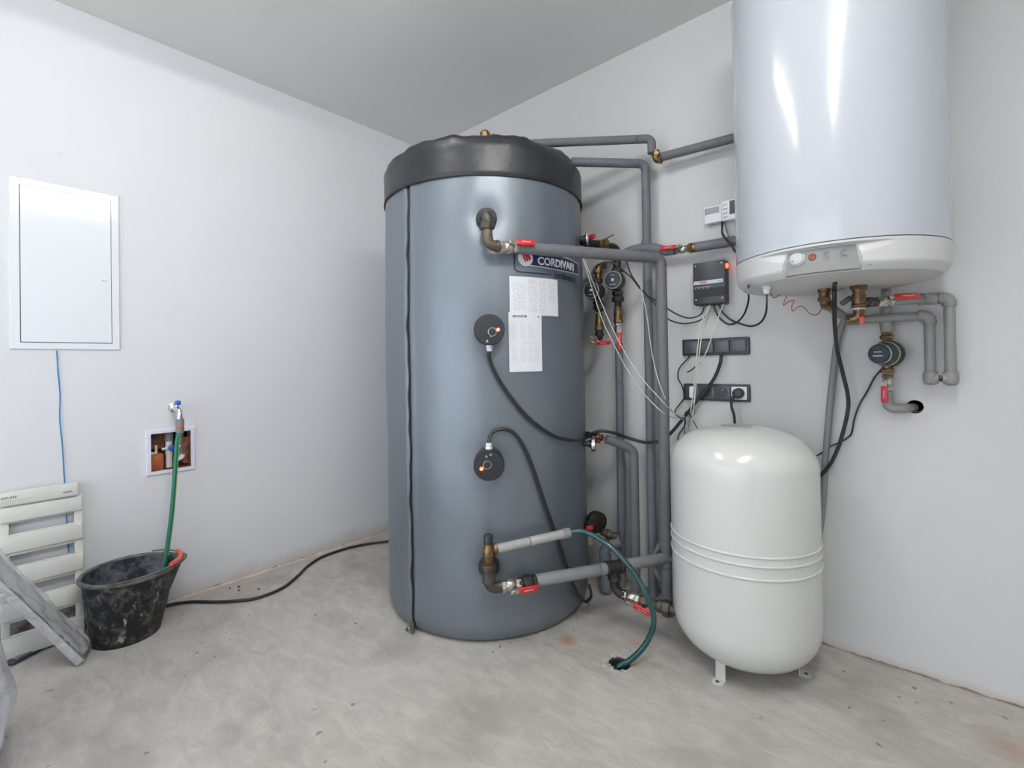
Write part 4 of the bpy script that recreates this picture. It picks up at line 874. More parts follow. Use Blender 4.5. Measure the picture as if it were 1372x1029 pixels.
cp = V((xp+0.004, yv-0.004, R(1190, 474, 0.06).z)); nf = (-Y_-X_*0.42).normalized()
t_ = thing('circulation_pump', 'small oval black and green wall pump below the boiler pipes', 'pump', cp)
link('volute', MB().lathe(cp-nf*0.015, nf, [(0.022, 0), (0.038, 0.004), (0.0425, 0.010), (0.0425, 0.024), (0.039, 0.028)], 36), M['black'], t_)
link('green_cone', MB().lathe(cp, nf, [(0.038, 0.012), (0.036, 0.020), (0.032, 0.034), (0.030, 0.046)], 36), M['greenface'], t_)
link('olive_ring', MB().lathe(cp, nf, [(0.039, 0.010), (0.039, 0.0155), (0.0365, 0.017), (0.036, 0.013)], 36), M['olive'], t_)
link('motor_cap', MB().lathe(cp, nf, [(0.030, 0.040), (0.0305, 0.048), (0.0305, 0.056), (0.027, 0.060), (0.002, 0.061)], 32), M['pump_face'], t_)
mb = MB(); sd = V((0.92, -0.38, 0)); q = cp+nf*0.0612
for k in range(5): mb.box(q+Z_*0.006+sd*(k-2)*0.0044, (0.0015, 0.0018, 0.0006), (sd, Z_, nf))
for k in range(6): mb.box(q-Z_*0.006+sd*(k-2.5)*0.0046, (0.0017, 0.0021, 0.0006), (sd, Z_, nf))
link('lettering', mb, M['silver'], t_, 0)
link('cap_ring', MB().lathe(cp, nf, [(0.0315, 0.046), (0.0315, 0.050), (0.0300, 0.052), (0.030, 0.046)], 32), M['silver'], t_)
mb = MB(); nut(mb, Q(1191, 497), Z_, 0.0205, 0.014); nut(mb, Q(1191, 504), Z_, 0.0165, 0.012); collar(mb, Q(1191, 491), Z_, 0.014, 0.014); tag(link('brass_union', mb, M['brass']), 'brass union underneath the small wall pump', 'fitting')
vq = Q(1192, 513)
ball_valve('small ball valve with red lever pointing down beneath the wall pump', vq, Z_, -Y_-X_*0.35, -Z_, 0.75, 0.052, stub=0.012)
le = V((xp, yv, R(1193, 547, .04).z))
pipe_run('plastic_pipe', 'grey plastic elbow pipe entering the round hole in the right wall', [Q(1193, 524), le, V((HO.x-0.028, -0.036, HO.z-0.004)), V((HO.x-0.004, 0.03, HO.z-0.005))], 0.0135, 'ppr', 0.016, er=1.12)

# ================================================================== electrics on the right wall
def face_pts(tl, tr, brr, bl, o):
    P_ = [R(*p, o) for p in (tl, tr, brr, bl)]; x0 = (P_[0].x+P_[3].x)/2; x1 = (P_[1].x+P_[2].x)/2; z1 = (P_[0].z+P_[1].z)/2; z0 = (P_[2].z+P_[3].z)/2; return x0, x1, z0, z1
x0, x1, z0, z1 = face_pts((928, 353), (971, 347.5), (971, 405), (930, 408), 0.052)
t_ = thing('control_box', 'black solar controller box with a silver stripe and glowing red side lamp', 'controller', ((x0+x1)/2, 0, z0))
xm, zm, hw, hh = (x0+x1)/2, (z0+z1)/2, (x1-x0)/2, (z1-z0)/2
link('housing', MB().box((xm, -0.022, zm-0.002), (hw, 0.022, hh+0.002), None, 0.004), M['black'], t_)
cvb = link('cover', MB().box((xm, -0.048, zm), (hw+0.001, 0.0055, hh), None, 0.003), M['anthracite'], t_)
for sx in (-1, 1):
    for zq in (z1-0.012, z0+0.018): link('screw', MB().lathe((xm+sx*(hw-0.010), -0.053, zq), -Y_, [(0.0035, 0), (0.003, 0.0015), (0.001, 0.002)], 10), M['silver'], cvb)
zs_ = z0+hh*2*0.475
st = link('stripe', MB().box((xm-0.001, -0.0540, zs_+0.006), (hw-0.004, 0.0006, 0.0068)), M['silver'], t_, 0)
link('red_print', MB().box((xm-hw*0.35, -0.0549, zs_+0.0065), (hw*0.25, 0.0004, 0.0035)), mat('faded_red_print', (0.55, 0.16, 0.14), 0.5), st, 0)
mb = MB()
for k in range(4): mb.box((xm+hw*0.62+k*0.0042, -0.0549, zs_+0.006), (0.0015, 0.0004, 0.0016))
for k in range(3): mb.box((xm-hw*0.86+k*0.0042, -0.0549, zs_+0.006), (0.0015, 0.0004, 0.0012))
link('small_print', mb, M['greyline'], st, 0)
link('dark_window', MB().box((xm, -0.0540, z0+hh*2*0.26), (hw-0.001, 0.0007, 0.0165)), M['zip'], t_, 0)
mb = MB()
for k in range(4):
    c = V((xm-hw*0.80+k*0.0155, -0.0540, z0+hh*2*0.385)); mb.tube([c+V((math.cos(a)*0.0045, 0, math.sin(a)*0.005)) for a in [i/8*2*PI*0.8 for i in range(9)]], 0.0009, 5)
    mb.box(c+V((0.007, 0, 0.004)), (0.0012, 0.0005, 0.0012))
link('key_symbols', mb, M['silver'], t_)
link('side_lamp', MB().lathe((x1, -0.03, z1-0.022), X_, [(0.0095, -0.002), (0.0095, 0.004), (0.007, 0.007), (0.001, 0.008)], 18), M['lamp_on'], t_)
mb = MB()
for k in range(5): mb.lathe((x0+0.025+k*0.020, -0.03, z0+0.002), -Z_, [(0.008, 0), (0.008, 0.006), (0.006, 0.009)], 12)
link('cable_entries', mb, M['black'], t_)
# room units left of the boiler
x0, x1, z0, z1 = face_pts((943, 278), (966.4, 273), (966.4, 296.5), (943.8, 300), 0.030)
t_ = thing('thermostat_unit', 'small white box with a glossy display beside the boiler', 'thermostat', ((x0+x1)/2, 0, z0))
xm, zm, hw, hh = (x0+x1)/2, (z0+z1)/2, (x1-x0)/2, (z1-z0)/2
link('housing', MB().box((xm, -0.016, zm), (hw, 0.014, hh), None, 0.003), M['white'], t_)
link('back_plate', MB().box((xm+0.004, -0.004, zm-0.004), (hw-0.004, 0.004, hh), None, 0.001), M['recess'], t_)
dp = link('display', MB().box((xm-0.002, -0.0303, zm+hh*0.42), (hw*0.82, 0.0008, hh*0.36)), M['display'], t_, 0)
link('display_frame', MB().box((xm-hw*0.80, -0.0306, zm+hh*0.36), (0.0025, 0.0008, hh*0.34)), M['greyline'], t_, 0)
z0b, z1b = R(966.7, 296.5, .034).z, R(966.7, 269.5, .034).z; xa, xb = x1+0.0015, x1+0.075
t_ = thing('thermostat_unit', 'taller white wall unit with a dark window, partly hidden by the boiler edge', 'thermostat', ((xa+xb)/2, 0, z0b))
xm, zm, hw, hh = (xa+xb)/2, (z0b+z1b)/2, (xb-xa)/2, (z1b-z0b)/2
link('housing', MB().box((xm, -0.017, zm), (hw, 0.017, hh), None, 0.003), M['white'], t_)
link('dark_window', MB().box((xm+hw*0.25, -0.0345, zm+hh*0.18), (hw*0.42, 0.0008, hh*0.66)), M['anthracite'], t_, 0)
mb = MB()
for k in range(4): mb.box((xm-hw*0.62, -0.0345, zm+hh*0.55-k*0.016), (hw*0.22, 0.0005, 0.0016))
link('small_print', mb, M['greyline'], t_, 0)
cable('thermostat_cable', 'thick black cable dropping from the small white wall unit behind the boiler', Rs((967.5, 295, .018), (967.5, 305, .03), (968, 313, .07), (974, 322, .09), (981, 330, .095), (989, 338, .095)) + [V((1.99, -0.085, 1.43)), V((2.08, -0.06, 1.46)), V((2.16, -0.045, 1.5))], 0.0042)
cable('sensor_wire', 'thin grey wire beside the thermostat cable', Rs((970, 296, .018), (973, 306, .02), (976, 317, .035)), 0.0014, 'cable_g')
# four-gang switches and four-gang sockets
def strip(lab, name, tl, tr, brr, bl, kind, cat):
    x0, x1, z0, z1 = face_pts(tl, tr, brr, bl, 0.012)
    t_ = thing(name, lab, cat, ((x0+x1)/2, 0, z0)); xm, zm, hw, hh = (x0+x1)/2, (z0+z1)/2, (x1-x0)/2, (z1-z0)/2
    link('frame', MB().box((xm, -0.006, zm), (hw, 0.006, hh), None, 0.004, 3), M['anthracite'], t_)
    pw = (2*hw-0.016)/4
    for k in range(4):
        cx = x0+0.008+pw*(k+0.5)
        if kind == 'switch':
            link('rocker', MB().box((cx, -0.0145, zm), (pw/2-0.0022, 0.0050, hh-0.009), (V((1, 0, 0)), V((0, 0.998, 0.06)), V((0, -0.06, 0.998))), 0.004, 3), M['slate'], t_)
        else:
            m_ = M['white'] if k == 3 else M['slate']
            pl_ = link('socket_plate', MB().box((cx, -0.0135, zm), (pw/2-0.0022, 0.0022, hh-0.009), None, 0.0015, 2), m_, t_)
            if k in (1, 2):
                link('socket_well', MB().lathe((cx, -0.0158, zm), -Y_, [(0.0195, 0), (0.0200, 0.0012), (0.0185, 0.0014), (0.0175, -0.010), (0.001, -0.010)], 28), M['black'], pl_)
                mb = MB().lathe((cx, -0.006, zm+0.011), -Y_, [(0.0024, 0), (0.0022, 0.013)], 10); link('earth_pin', mb, M['nickel'], pl_)
    return x0, x1, z0, z1, pw
strip('row of four dark grey switches above the sockets on the right wall', 'switch_block', (914, 454.6), (1004, 451.5), (1004, 475), (914, 477), 'switch', 'switch')
x0, x1, z0, z1, pw = strip('row of four wall sockets, the right one white, below the switches', 'socket_block', (915, 514.5), (1004.5, 514.5), (1005, 537.7), (916, 537), 'socket', 'socket')
zm = (z0+z1)/2; cx = x0+0.008+pw*3.5
t_ = thing('plug', 'black round plug in the white right-hand wall socket', 'plug', (cx, -0.016, zm))
link('body', MB().lathe((cx, -0.0157, zm), -Y_, [(0.0205, 0), (0.0205, 0.014), (0.0175, 0.026), (0.010, 0.029)], 28), M['black'], t_)
link('strain_relief', MB().tube([V((cx-0.004, -0.034, zm-0.004)), V((cx-0.014, -0.040, zm-0.014)), V((cx-0.019, -0.040, zm-0.028))], [0.006, 0.007, 0.0055], 12), M['black_matte'], t_)
cable('plug_cable', 'black cable hanging from the plug down behind the white vessel', [V((cx-0.019, -0.040, zm-0.022)), V((cx-0.021, -0.040, zm-0.05)), R(983.5, 556, .04), R(984.5, 572, .035), R(985, 592, .03), R(985, 640, .03)], 0.0052)
cx = x0+0.008+pw*0.5
t_ = thing('plug', 'slim white plug in the leftmost wall socket', 'plug', (cx, -0.016, zm))
link('body', MB().box((cx+0.004, -0.027, zm), (0.0095, 0.0113, 0.024), None, 0.006, 3), M['white'], t_)
# cables of the control box
G_ = 'thin black cables from the controller'
cable('control_cable', 'upper thin black cable sagging from the right-hand pump to the controller', Rs((834, 338, .12), (840, 352, .13), (844, 364, .13), (850, 375, .12), (864, 393, .09), (882, 405, .07), (896, 414.5, .06), (909, 422, .05), (922, 426, .04), (933, 424.5, .035), (940.5, 419, .03), (944, 409, .03)), 0.0030)
cable('control_cable', 'lower thin black cable sagging from the right-hand pump to the controller', Rs((833, 361, .10), (839, 366, .12), (847, 373, .12), (857, 386, .10), (875, 404, .08), (884, 415, .07), (896, 428, .06), (916, 433.5, .045), (937, 429.5, .035), (947, 420.5, .03), (950.5, 409, .03)), 0.0030)
cable('control_cable', 'black cable from the controller in a shallow loop up to the boiler underside', Rs((956.5, 408, .03), (959, 417, .03), (965, 427, .03), (977, 434.5, .03), (989, 430.5, .035), (998, 419, .05), (1003, 402, .09), (1002.5, 391, .16), (1001, 379, .20))[:-1]+[F(1003, 383, 1.209)], 0.0036)
cable('control_cable', 'black cable from the controller in the longest loop up to the boiler gland', Rs((963.5, 408, .03), (968, 418, .03), (977, 427, .03), (987, 432, .03), (1006, 437, .035), (1019, 432, .05), (1026, 420, .09), (1027.5, 404, .15))+[GL-Z_*0.022], 0.0036)
cable('sensor_wire', 'cream wire bundle strand falling from the controller past the left socket', Rs((950, 409, .032), (945, 420, .05), (941, 430, .055), (936, 455, .06), (931, 504, .06), (928, 534, .055), (925, 552, .05), (922, 562, .03), (919, 590, .02)), 0.0022, 'wire_w')
cable('sensor_wire', 'second cream strand falling close beside the first from the controller', Rs((951.5, 409, .034), (947, 421, .05), (944, 432, .055), (939, 457, .06), (934, 500, .06), (931, 534, .055), (928, 556, .05), (927, 575, .03), (926, 594, .02)), 0.0020, 'wire_w')
cable('sensor_wire', 'cream wire slanting from the controller right side across the second switch', Rs((970, 406, .035), (964, 420, .05), (959, 437, .06), (951.7, 457, .062), (946, 472, .06), (940, 482, .05), (934, 490, .045), (932, 515, .05), (930, 540, .05)), 0.0022, 'wire_w')
cable('wire_sleeve', 'short black sleeve sticking out below the second switch', Rs((937, 486, .045), (932, 491, .04), (926, 496, .035), (921, 498.7, .03)), 0.0026, 'cable')
cable('control_cable', 'thin black wire snaking down left of the switches and sockets', Rs((923.7, 476, .012), (922, 480, .02), (910.5, 493, .02), (908.5, 506, .02), (914.5, 519, .024), (916.5, 533, .024), (911, 541, .02), (905, 549.4, .02), (905.5, 555, .03), (911, 559.5, .04), (917, 560.5, .045)), 0.0027, 'cable')
kn = (918, 560.5, .05)
cable('sensor_wire', 'cream sensor wire crossing nearest the tank from behind the front pipe to the sockets', Rs((781, 346, .33), (791, 378.7, .30), (808, 431, .25), (832, 480, .21), (838, 491, .20), (860.5, 525, .20), (886, 551, .20), (900, 559, .12), (916.5, 561.5, .056)), 0.0018, 'wire_w')
cable('sensor_wire', 'cream sensor wire over the left-hand pump face running down to the sockets', Rs((783, 348, .32), (796, 382, .29), (807.6, 410, .25), (822, 443, .22), (841.7, 480, .20), (862.6, 510, .20), (888, 538, .20), (902, 553, .12), (917, 559.5, .060)), 0.0018, 'wire_w')
cable('sensor_wire', 'cream sensor wire hanging over the tall riser right of the pumps', Rs((856, 380, .13), (858, 383, .13), (866, 419, .125), (872, 463, .12), (877, 490, .18), (884, 514.7, .20), (899, 549, .15), (918, 558, .066)), 0.0018, 'wire_w')
cable('wire_tail', 'dark wire tail dangling left behind the vessel top', Rs((918, 561, .05), (918, 568, .045), (914.5, 575, .04), (909.5, 583, .035), (908, 592, .03), (909, 600, .02)), 0.0026, 'cable_g')
cable('wire_tail', 'short straight dark wire tail beside the longer dangling one', Rs((917.5, 561, .05), (917, 572, .04), (918, 590, .03)), 0.0018, 'cable_g')
cable('wire_tail', 'thin dark wire tail slanting right towards the vessel top', Rs((921, 553, .05), (925, 557, .045), (931, 568, .04), (938, 580, .03)), 0.0018, 'cable')
cable('cable_tie', 'small black tie loop round the cable bundle above the vessel', Rs((918, 562, .055), (917.5, 554, .058), (920, 551, .06), (924, 552, .058), (923, 558, .055)), 0.0018, 'cable')
# cables and conduit right of the vessel
cable('power_cable', 'thick black cable falling from the boiler to behind the white vessel', [F(1119, 377, 1.208), R(1118, 386, .30), R(1118, 402, .28), R(1118.5, 435, .20), R(1122, 470, .08), R(1130, 503, .05), R(1136, 530, .04), R(1136, 550, .035), R(1129, 581, .035), R(1120, 607, .035), R(1108, 628, .035), R(1091, 642, .035), R(1065, 650, .035)], 0.0062, n=10)
cable('pump_cable', 'thin black cable from the small wall pump down to behind the white vessel', [cp+nf*0.05-Z_*0.012, R(1188, 485, .07), R(1180, 496, .03), R(1171, 507, .02), R(1161, 526, .012), R(1152, 541, .012), R(1145, 560, .012), R(1141, 580, .012), R(1136, 586, .012), R(1127, 592, .014), R(1113, 598, .016), R(1102, 606, .016), R(1088, 613.5, .016), R(1065, 618, .016)], 0.0028, n=8)
cable('conduit', 'grey flexible conduit hanging down the wall right of the white vessel', Rs((1150, 421, .024), (1140, 425, .024), (1131, 431, .024), (1125, 445, .022), (1121, 463, .02), (1117.5, 490, .02), (1113, 531, .02), (1110, 565, .02), (1106.5, 610, .02), (1104, 650, .02), (1102, 680, .02), (1098, 712, .02), (1092, 745, .02), (1088, 790, .02)), 0.0105, 'conduit', 'conduit', n=12)
pts = [GL-Z_*0.016, R(1033, 395, .25), R(1037, 399, .24), R(1046, 394.5, .22), R(1054, 394, .21), R(1052, 401, .20), R(1049.5, 409, .20), R(1057, 404, .19), R(1064, 402.5, .18), R(1061, 410, .18), R(1062, 417, .18), R(1068, 412, .17), R(1074, 410, .17), R(1080, 415, .17), R(1085, 420, .17), R(1093, 422, .18), R(1099, 417, .20), R(1102, 410, .22), R(1108, 398, .26), R(1117, 391, .27), R(1127, 387.5, .26), R(1134, 382, .22), F(1136, 375, 1.208)]
cable('red_wire', 'thin red wire zigzagging below the boiler between gland and brass outlet', pts, 0.0013, 'wire_r', n=6, k=6)

# ================================================================== left wall: meter cupboard door
Y0, Y1, Z0, Z1 = -1.877, -1.568, 1.075, 1.700
t_ = thing('distribution_cabinet', 'flush white steel cabinet door on the left wall', 'cabinet', (0, (Y0+Y1)/2, Z0))
fw_ = 0.022; mb = MB(); h = 0.007
def ringf(y0, y1, z0, z1, w_, x0_, x1_):
    o_ = [(y0, z0), (y1, z0), (y1, z1), (y0, z1)]; i_ = [(y0+w_, z0+w_), (y1-w_, z0+w_), (y1-w_, z1-w_), (y0+w_, z1-w_)]
    vs = [V((x0_, y, z)) for y, z in o_]+[V((x1_, y+(0.004 if y == y0 else -0.004), z+(0.004 if z == z0 else -0.004))) for y, z in o_]+[V((x1_, y, z)) for y, z in i_]+[V((x0_, y, z)) for y, z in i_]
    fs = []
    for a in range(3):
        for k in range(4): fs.append((a*4+k, a*4+(k+1) % 4, (a+1)*4+(k+1) % 4, (a+1)*4+k))
    for k in range(4): fs.append((12+k, 12+(k+1) % 4, (k+1) % 4, k))
    return MB().add(vs, fs)
link('frame', ringf(Y0, Y1, Z0, Z1, fw_+0.004, 0.0004, 0.008), M['white_steel'], t_, 20)
dy0, dy1, dz0, dz1 = Y0+fw_+0.007, Y1-fw_-0.006, Z0+fw_+0.007, Z1-fw_-0.006
link('gap_backing', MB().box((0.0018, (dy0+dy1)/2, (dz0+dz1)/2), (0.001, (dy1-dy0)/2+0.0028, (dz1-dz0)/2+0.0028)), M['greyline'], t_, 0)
dr = link('door', MB().box((0.0062, (dy0+dy1)/2, (dz0+dz1)/2), (0.0028, (dy1-dy0)/2, (dz1-dz0)/2), None, 0.0008, 1), M['white_steel'], t_)
lk = V((0.009, dy1-0.021, 1.352))
l_ = link('lock', MB().lathe(lk, X_, [(0.011, 0), (0.011, 0.001), (0.009, 0.0015), (0.0085, 0.0008), (0.001, 0.0008)], 24), M['white'], dr)
link('lock_slot', MB().box(lk+X_*0.0012-Z_*0.002, (0.0008, 0.0075, 0.0012)), M['greyline'], dr, 0)
cable('blue_string', 'thin blue string hanging from the cabinet down the left wall', [L(76, 470, .004), L(78, 500, .004), L(80.5, 530, .004), L(80, 560, .004), L(83, 590, .004), L(85, 620, .004), L(86.5, 645, .004), L(89, 690, .004), L(92, 740, .004)], 0.0020, 'bluecord', 'cord')

# niche frame and plumbing
t_ = thing('access_niche', 'small open wall niche with white frame behind the green hose', 'niche', (0, (NY0+NY1)/2, NZ0-0.01))
def ringn(): return ringf(NY0-0.016, NY1+0.016, NZ0-0.016, NZ1+0.016, 0.017, 0.0004, 0.009)
link('frame', ringn(), M['lilac'], t_, 20)
cy_ = lambda f: NY0+(NY1-NY0)*f
cz_ = lambda f: NZ0+(NZ1-NZ0)*f
def rough_block(c, h, seed, amp=0.004):
    mb = MB().box(c, h, None, min(h)*0.3, 2)
    for v in mb.v: v += V((noise.noise(v*60+V((seed, 0, 0))), noise.noise(v*60+V((0, seed, 0))), noise.noise(v*60+V((0, 0, seed)))))*amp
    return mb
tag(link('brick', rough_block((-0.045, cy_(0.17), cz_(0.22)), (0.028, 0.025, 0.034), 3, 0.006), M['terracotta'], None, 50), 'orange broken brick in the lower left of the wall niche', 'brick')
tag(link('brick', rough_block((-0.06, cy_(0.24), cz_(0.78)), (0.02, 0.030, 0.033), 9, 0.010), M['brick'], None, 50), 'dark brown broken brick in the upper left of the wall niche', 'brick')
tag(link('brick', rough_block((-0.055, cy_(0.93), cz_(0.42)), (0.025, 0.012, 0.060), 17, 0.008), M['brick'], None, 50), 'narrow broken brick along the right side of the wall niche', 'brick')
n_ = thing('niche_valve', 'white plastic stop valve with blue knob inside the wall niche', 'valve', (-0.03, cy_(0.50), NZ0))
link('body', MB().tube([V((-0.035, cy_(0.50), NZ0+0.004)), V((-0.035, cy_(0.50), cz_(0.30))), V((-0.035, cy_(0.50), cz_(0.40))), V((-0.035, cy_(0.50), cz_(0.75)))], [0.013, 0.012, 0.014, 0.013], 16), M['cream'], n_)
link('pipe', MB().tube([V((-0.035, cy_(0.50), cz_(0.74))), V((-0.035, cy_(0.50), NZ1-0.002))], 0.0165, 16), M['conduit'], n_)
link('cross_bar', MB().tube([V((-0.018, cy_(0.30), cz_(0.545))), V((-0.018, cy_(0.76), cz_(0.575)))], 0.0055, 10), M['cream'], n_)
link('knob', MB().lathe((-0.018, cy_(0.53), cz_(0.56)), X_, [(0.011, 0), (0.013, 0.004), (0.012, 0.014), (0.006, 0.018)], 18), M['blue'], n_)
mb = MB(); q = [V((-0.05, cy_(0.79), NZ1-0.003-i*(0.105/40))) for i in range(41)]; mb.tube(q, [0.0165+0.0018*(i % 2) for i in range(41)], 14)
tag(link('corrugated_pipe', mb, M['conduit']), 'grey corrugated pipe in the right half of the wall niche', 'pipe')
mb = MB().tube([V((-0.03, cy_(0.64), cz_(0.22)))]+arc(V((-0.03, cy_(0.70), cz_(0.22))), V((-0.03, cy_(0.82), cz_(0.22))), V((-0.03, cy_(0.84), cz_(0.33))), 7), 0.011, 14); collar(mb, V((-0.03, cy_(0.66), cz_(0.22))), Y_, 0.0135, 0.012)
tag(link('pipe_elbow', mb, M['cream']), 'white plastic elbow low in the wall niche', 'fitting')
mb = MB().tube([V((-0.03, cy_(0.18), cz_(0.42))), V((-0.03, cy_(0.18), cz_(0.66)))], 0.0045, 10); mb.tube([V((-0.03, cy_(0.03), cz_(0.45))), V((-0.03, cy_(0.18), cz_(0.45)))], 0.006, 10)
tag(link('pipe_stub', mb, M['cream']), 'thin white pipe stub above the orange brick in the wall niche', 'fitting')

# tap above the niche
tp_ = L(238, 549, 0.055); t_ = thing('garden_tap', 'chrome wall tap with blue lever above the niche', 'tap', V((0, tp_.y, tp_.z)))
mb = MB().lathe(V((0.0, tp_.y-0.004, tp_.z+0.006)), X_, [(0.020, 0.0), (0.019, 0.004), (0.010, 0.007), (0.010, 0.045)], 20)
mb.tube([V((0.03, tp_.y-0.004, tp_.z+0.006)), V((0.055, tp_.y-0.002, tp_.z+0.004)), V((0.078, tp_.y, tp_.z-0.004)), V((0.086, tp_.y, tp_.z-0.022)), V((0.086, tp_.y, tp_.z-0.036))], [0.011, 0.0135, 0.011, 0.0105, 0.012], 16)
mb.tube([V((0.055, tp_.y-0.002, tp_.z+0.004)), V((0.055, tp_.y-0.002, tp_.z+0.026))], 0.0075, 12); link('body', mb, M['chrome'], t_)
link('lever', MB().box(V((0.062, tp_.y-0.001, tp_.z+0.030)), (0.013, 0.0095, 0.010), None, 0.006, 3), M['blue'], t_)
hc = V((0.086, tp_.y, tp_.z-0.036)); t_ = thing('hose_connector', 'grey hose connector with orange ring under the chrome tap', 'connector', hc-Z_*0.06)
link('shell', MB().lathe(hc, -Z_, [(0.0125, 0), (0.0155, 0.004), (0.0155, 0.030), (0.014, 0.032), (0.015, 0.040), (0.0155, 0.054), (0.012, 0.060)], 20), M['conduit'], t_)
link('ring', MB().lathe(hc-Z_*0.030, -Z_, [(0.0150, 0), (0.0162, 0.001), (0.0162, 0.005), (0.0150, 0.006)], 20), M['orange'], t_)
gh = cable('garden_hose', 'bright green hose hanging from the tap connector into the black bucket', [hc-Z_*0.055, L(237.5, 590, .094), L(235.5, 620, .10), L(233, 655, .11), L(230, 690, .12), L(226, 722, .13), L(222.5, 745, .14), V((0.155, -1.478, 0.17)), V((0.17, -1.53, 0.06)), V((0.16, -1.60, 0.03))], 0.0088, 'green', 'hose', n=14, k=10)

LOC[gh.name] = gh.location.copy()
sp = spline([hc-Z_*0.055, L(237.5, 590, .094), L(235.5, 620, .10), L(233, 655, .11), L(230, 690, .12), L(226, 722, .13), L(222.5, 745, .14)], 10)
link('stripe', MB().tube([p+V((0.0055, 0.0062, 0)) for p in sp], 0.0018, 6), mat('yellow_green_stripe', (0.35, 0.42, 0.10), 0.4), gh)
# black bucket
bk = thing('bucket', 'black mortar-stained rubber bucket under the green hose by the left wall', 'bucket', (0.165, -1.585, 0))
ZR = 0.243; bc0, bc1 = V((0.165, -1.585, 0.0)), V((0.180, -1.572, ZR))
def bko(th, f, t=0.0):
    sx, sy = 0.107+(0.146-0.107)*f, 0.105+(0.143-0.105)*f
    sp = math.exp(-((th-PI*0.42)/0.30)**2)*max(0, f-0.55)/0.45*0.022
    sx, sy = sx-t+sp, sy-t+sp; c = bc0.lerp(bc1, f); z = ZR*f+0.010*max(0, f-0.6)/0.4*math.exp(-((th-PI*0.42)/0.35)**2)
    return V((c.x+math.cos(th)*sx, c.y+math.sin(th)*sy, z))
link('shell', MB().grid(72, 16, lambda u, v: bko(2*PI*u, v), True).add([bko(2*PI*k/72, 0)+Z_*0.001 for k in range(72)], [tuple(range(72))]), M['bucket'], bk, 50)
link('inner_wall', MB().grid(72, 16, lambda u, v: bko(2*PI*u, 0.04+0.955*v, 0.006), True).add([bko(2*PI*k/72, 0.04, 0.006) for k in range(72)], [tuple(range(72))]), M['bucket_in'], bk, 50)
link('rim', MB().tube([bko(2*PI*k/96, 1.0, -0.003) for k in range(97)], 0.0078, 10, False), M['rim'], bk, 60)
h1, h2 = bko(PI*1.80, 1.0, -0.006), bko(PI*0.80, 1.0, -0.006)
for q in (h1, h2): link('handle_eye', MB().lathe(q-Z_*0.014, Z_, [(0.009, 0), (0.010, 0.006), (0.009, 0.018), (0.004, 0.020)], 12), M['rim'], bk)
arcp = [bko(PI*1.80+(i/24)*(-PI*1.0) % (2*PI), 1.0, -0.014)+Z_*(0.010+0.008*math.sin(i/24*PI)) for i in range(25)]
hs = [bko(PI*(1.80+i/24*1.0), 1.0, -0.012)+Z_*(0.010+0.006*math.sin(i/24*PI)) for i in range(25)]
link('wire_handle', MB().tube(hs, 0.0025, 8), M['rim'], bk)
link('grip', MB().tube([hs[i]+Z_*0.003 for i in range(10, 19)], 0.0078, 10), M['orange'], bk)

# black hose/cable along the floor
fp = [F(200, 822, .007), F(221, 812, .007), F(254, 806.5, .007), F(288, 806.5, .007), F(319, 805, .007), F(346.5, 800.5, .007), F(378, 788, .007), F(398.5, 772, .007), F(412, 758.7, .007), F(432, 746, .007), F(464, 735, .007), F(491, 729, .007), F(518, 725.5, .007), F(545, 722, .007), V((0.34, -0.30, .007)), V((0.46, -0.16, .007)), V((0.54, -0.05, .007))]
cable('floor_cable', 'long black cable snaking over the concrete from the bucket to the grey tank', fp, 0.0066, n=10)

# ================================================================== cream plastic cabinet cover leaning on the wall
cw = thing('cabinet_cover', 'cream slotted plastic cabinet cover standing against the left wall', 'cover', (0.05, -1.80, 0))
yA, yB, HT = -1.905, -1.690, 0.575
def cvp(x, y, z): return V((x+0.050-0.042*z/HT, y, z))
ax_ = (V((1, 0, 0.073)).normalized(), Y_, V((-0.073, 0, 1)).normalized())
def cbox(x0, x1, y0, y1, z0, z1, bev=0.002): return MB().box(cvp((x0+x1)/2, (y0+y1)/2, (z0+z1)/2), ((x1-x0)/2, (y1-y0)/2, (z1-z0)/2), ax_, bev, 2)
slots = [(0.424, 0.462), (0.312, 0.350), (0.198, 0.238), (0.080, 0.122)]
mb = MB(); sy0, sy1 = yA+0.022, yB-0.024
for (y0, y1) in ((yA, sy0), (sy1, yB)): mb.v += cbox(0, 0.010, y0, y1, 0.004, HT-0.05, 0.001).v; mb.f += [tuple(i+len(mb.v)-len(cbox(0, 0.010, y0, y1, 0.004, HT-0.05, 0.001).v) for i in f) for f in cbox(0, 0.010, y0, y1, 0.004, HT-0.05, 0.001).f]
for j in range(5):
    a = 0.0 if j == 4 else slots[j][1] if False else 0
edges = [HT-0.05]+[z for s_ in slots for z in (s_[1], s_[0])]+[0.004]
for j in range(0, len(edges), 2):
    b_ = cbox(0, 0.010, sy0, sy1, edges[j+1], edges[j], 0.001); k = len(mb.v); mb.v += b_.v; mb.f += [tuple(i+k for i in f) for f in b_.f]
link('plate', mb, M['cream'], cw, 30)
mb = cbox(-0.018, 0.0, yA, yA+0.004, 0.004, HT-0.05, 0.001); b_ = cbox(-0.018, 0.0, yB-0.004, yB, 0.004, HT-0.05, 0.001); k = len(mb.v); mb.v += b_.v; mb.f += [tuple(i+k for i in f) for f in b_.f]
link('side_lip', mb, M['cream'], cw, 30)
for (z0, z1) in ((0.468, 0.520), (0.362, 0.421), (0.249, 0.309), (0.134, 0.195), (0.006, 0.076)):
    link('raised_band', cbox(0.008, 0.020, yA+0.001, yB-0.001, z0, z1, 0.004), M['cream'], cw, 40)
tb = link('top_piece', cbox(0.0, 0.026, yA, yB-0.012, 0.526, HT, 0.004), M['cream'], cw, 40)
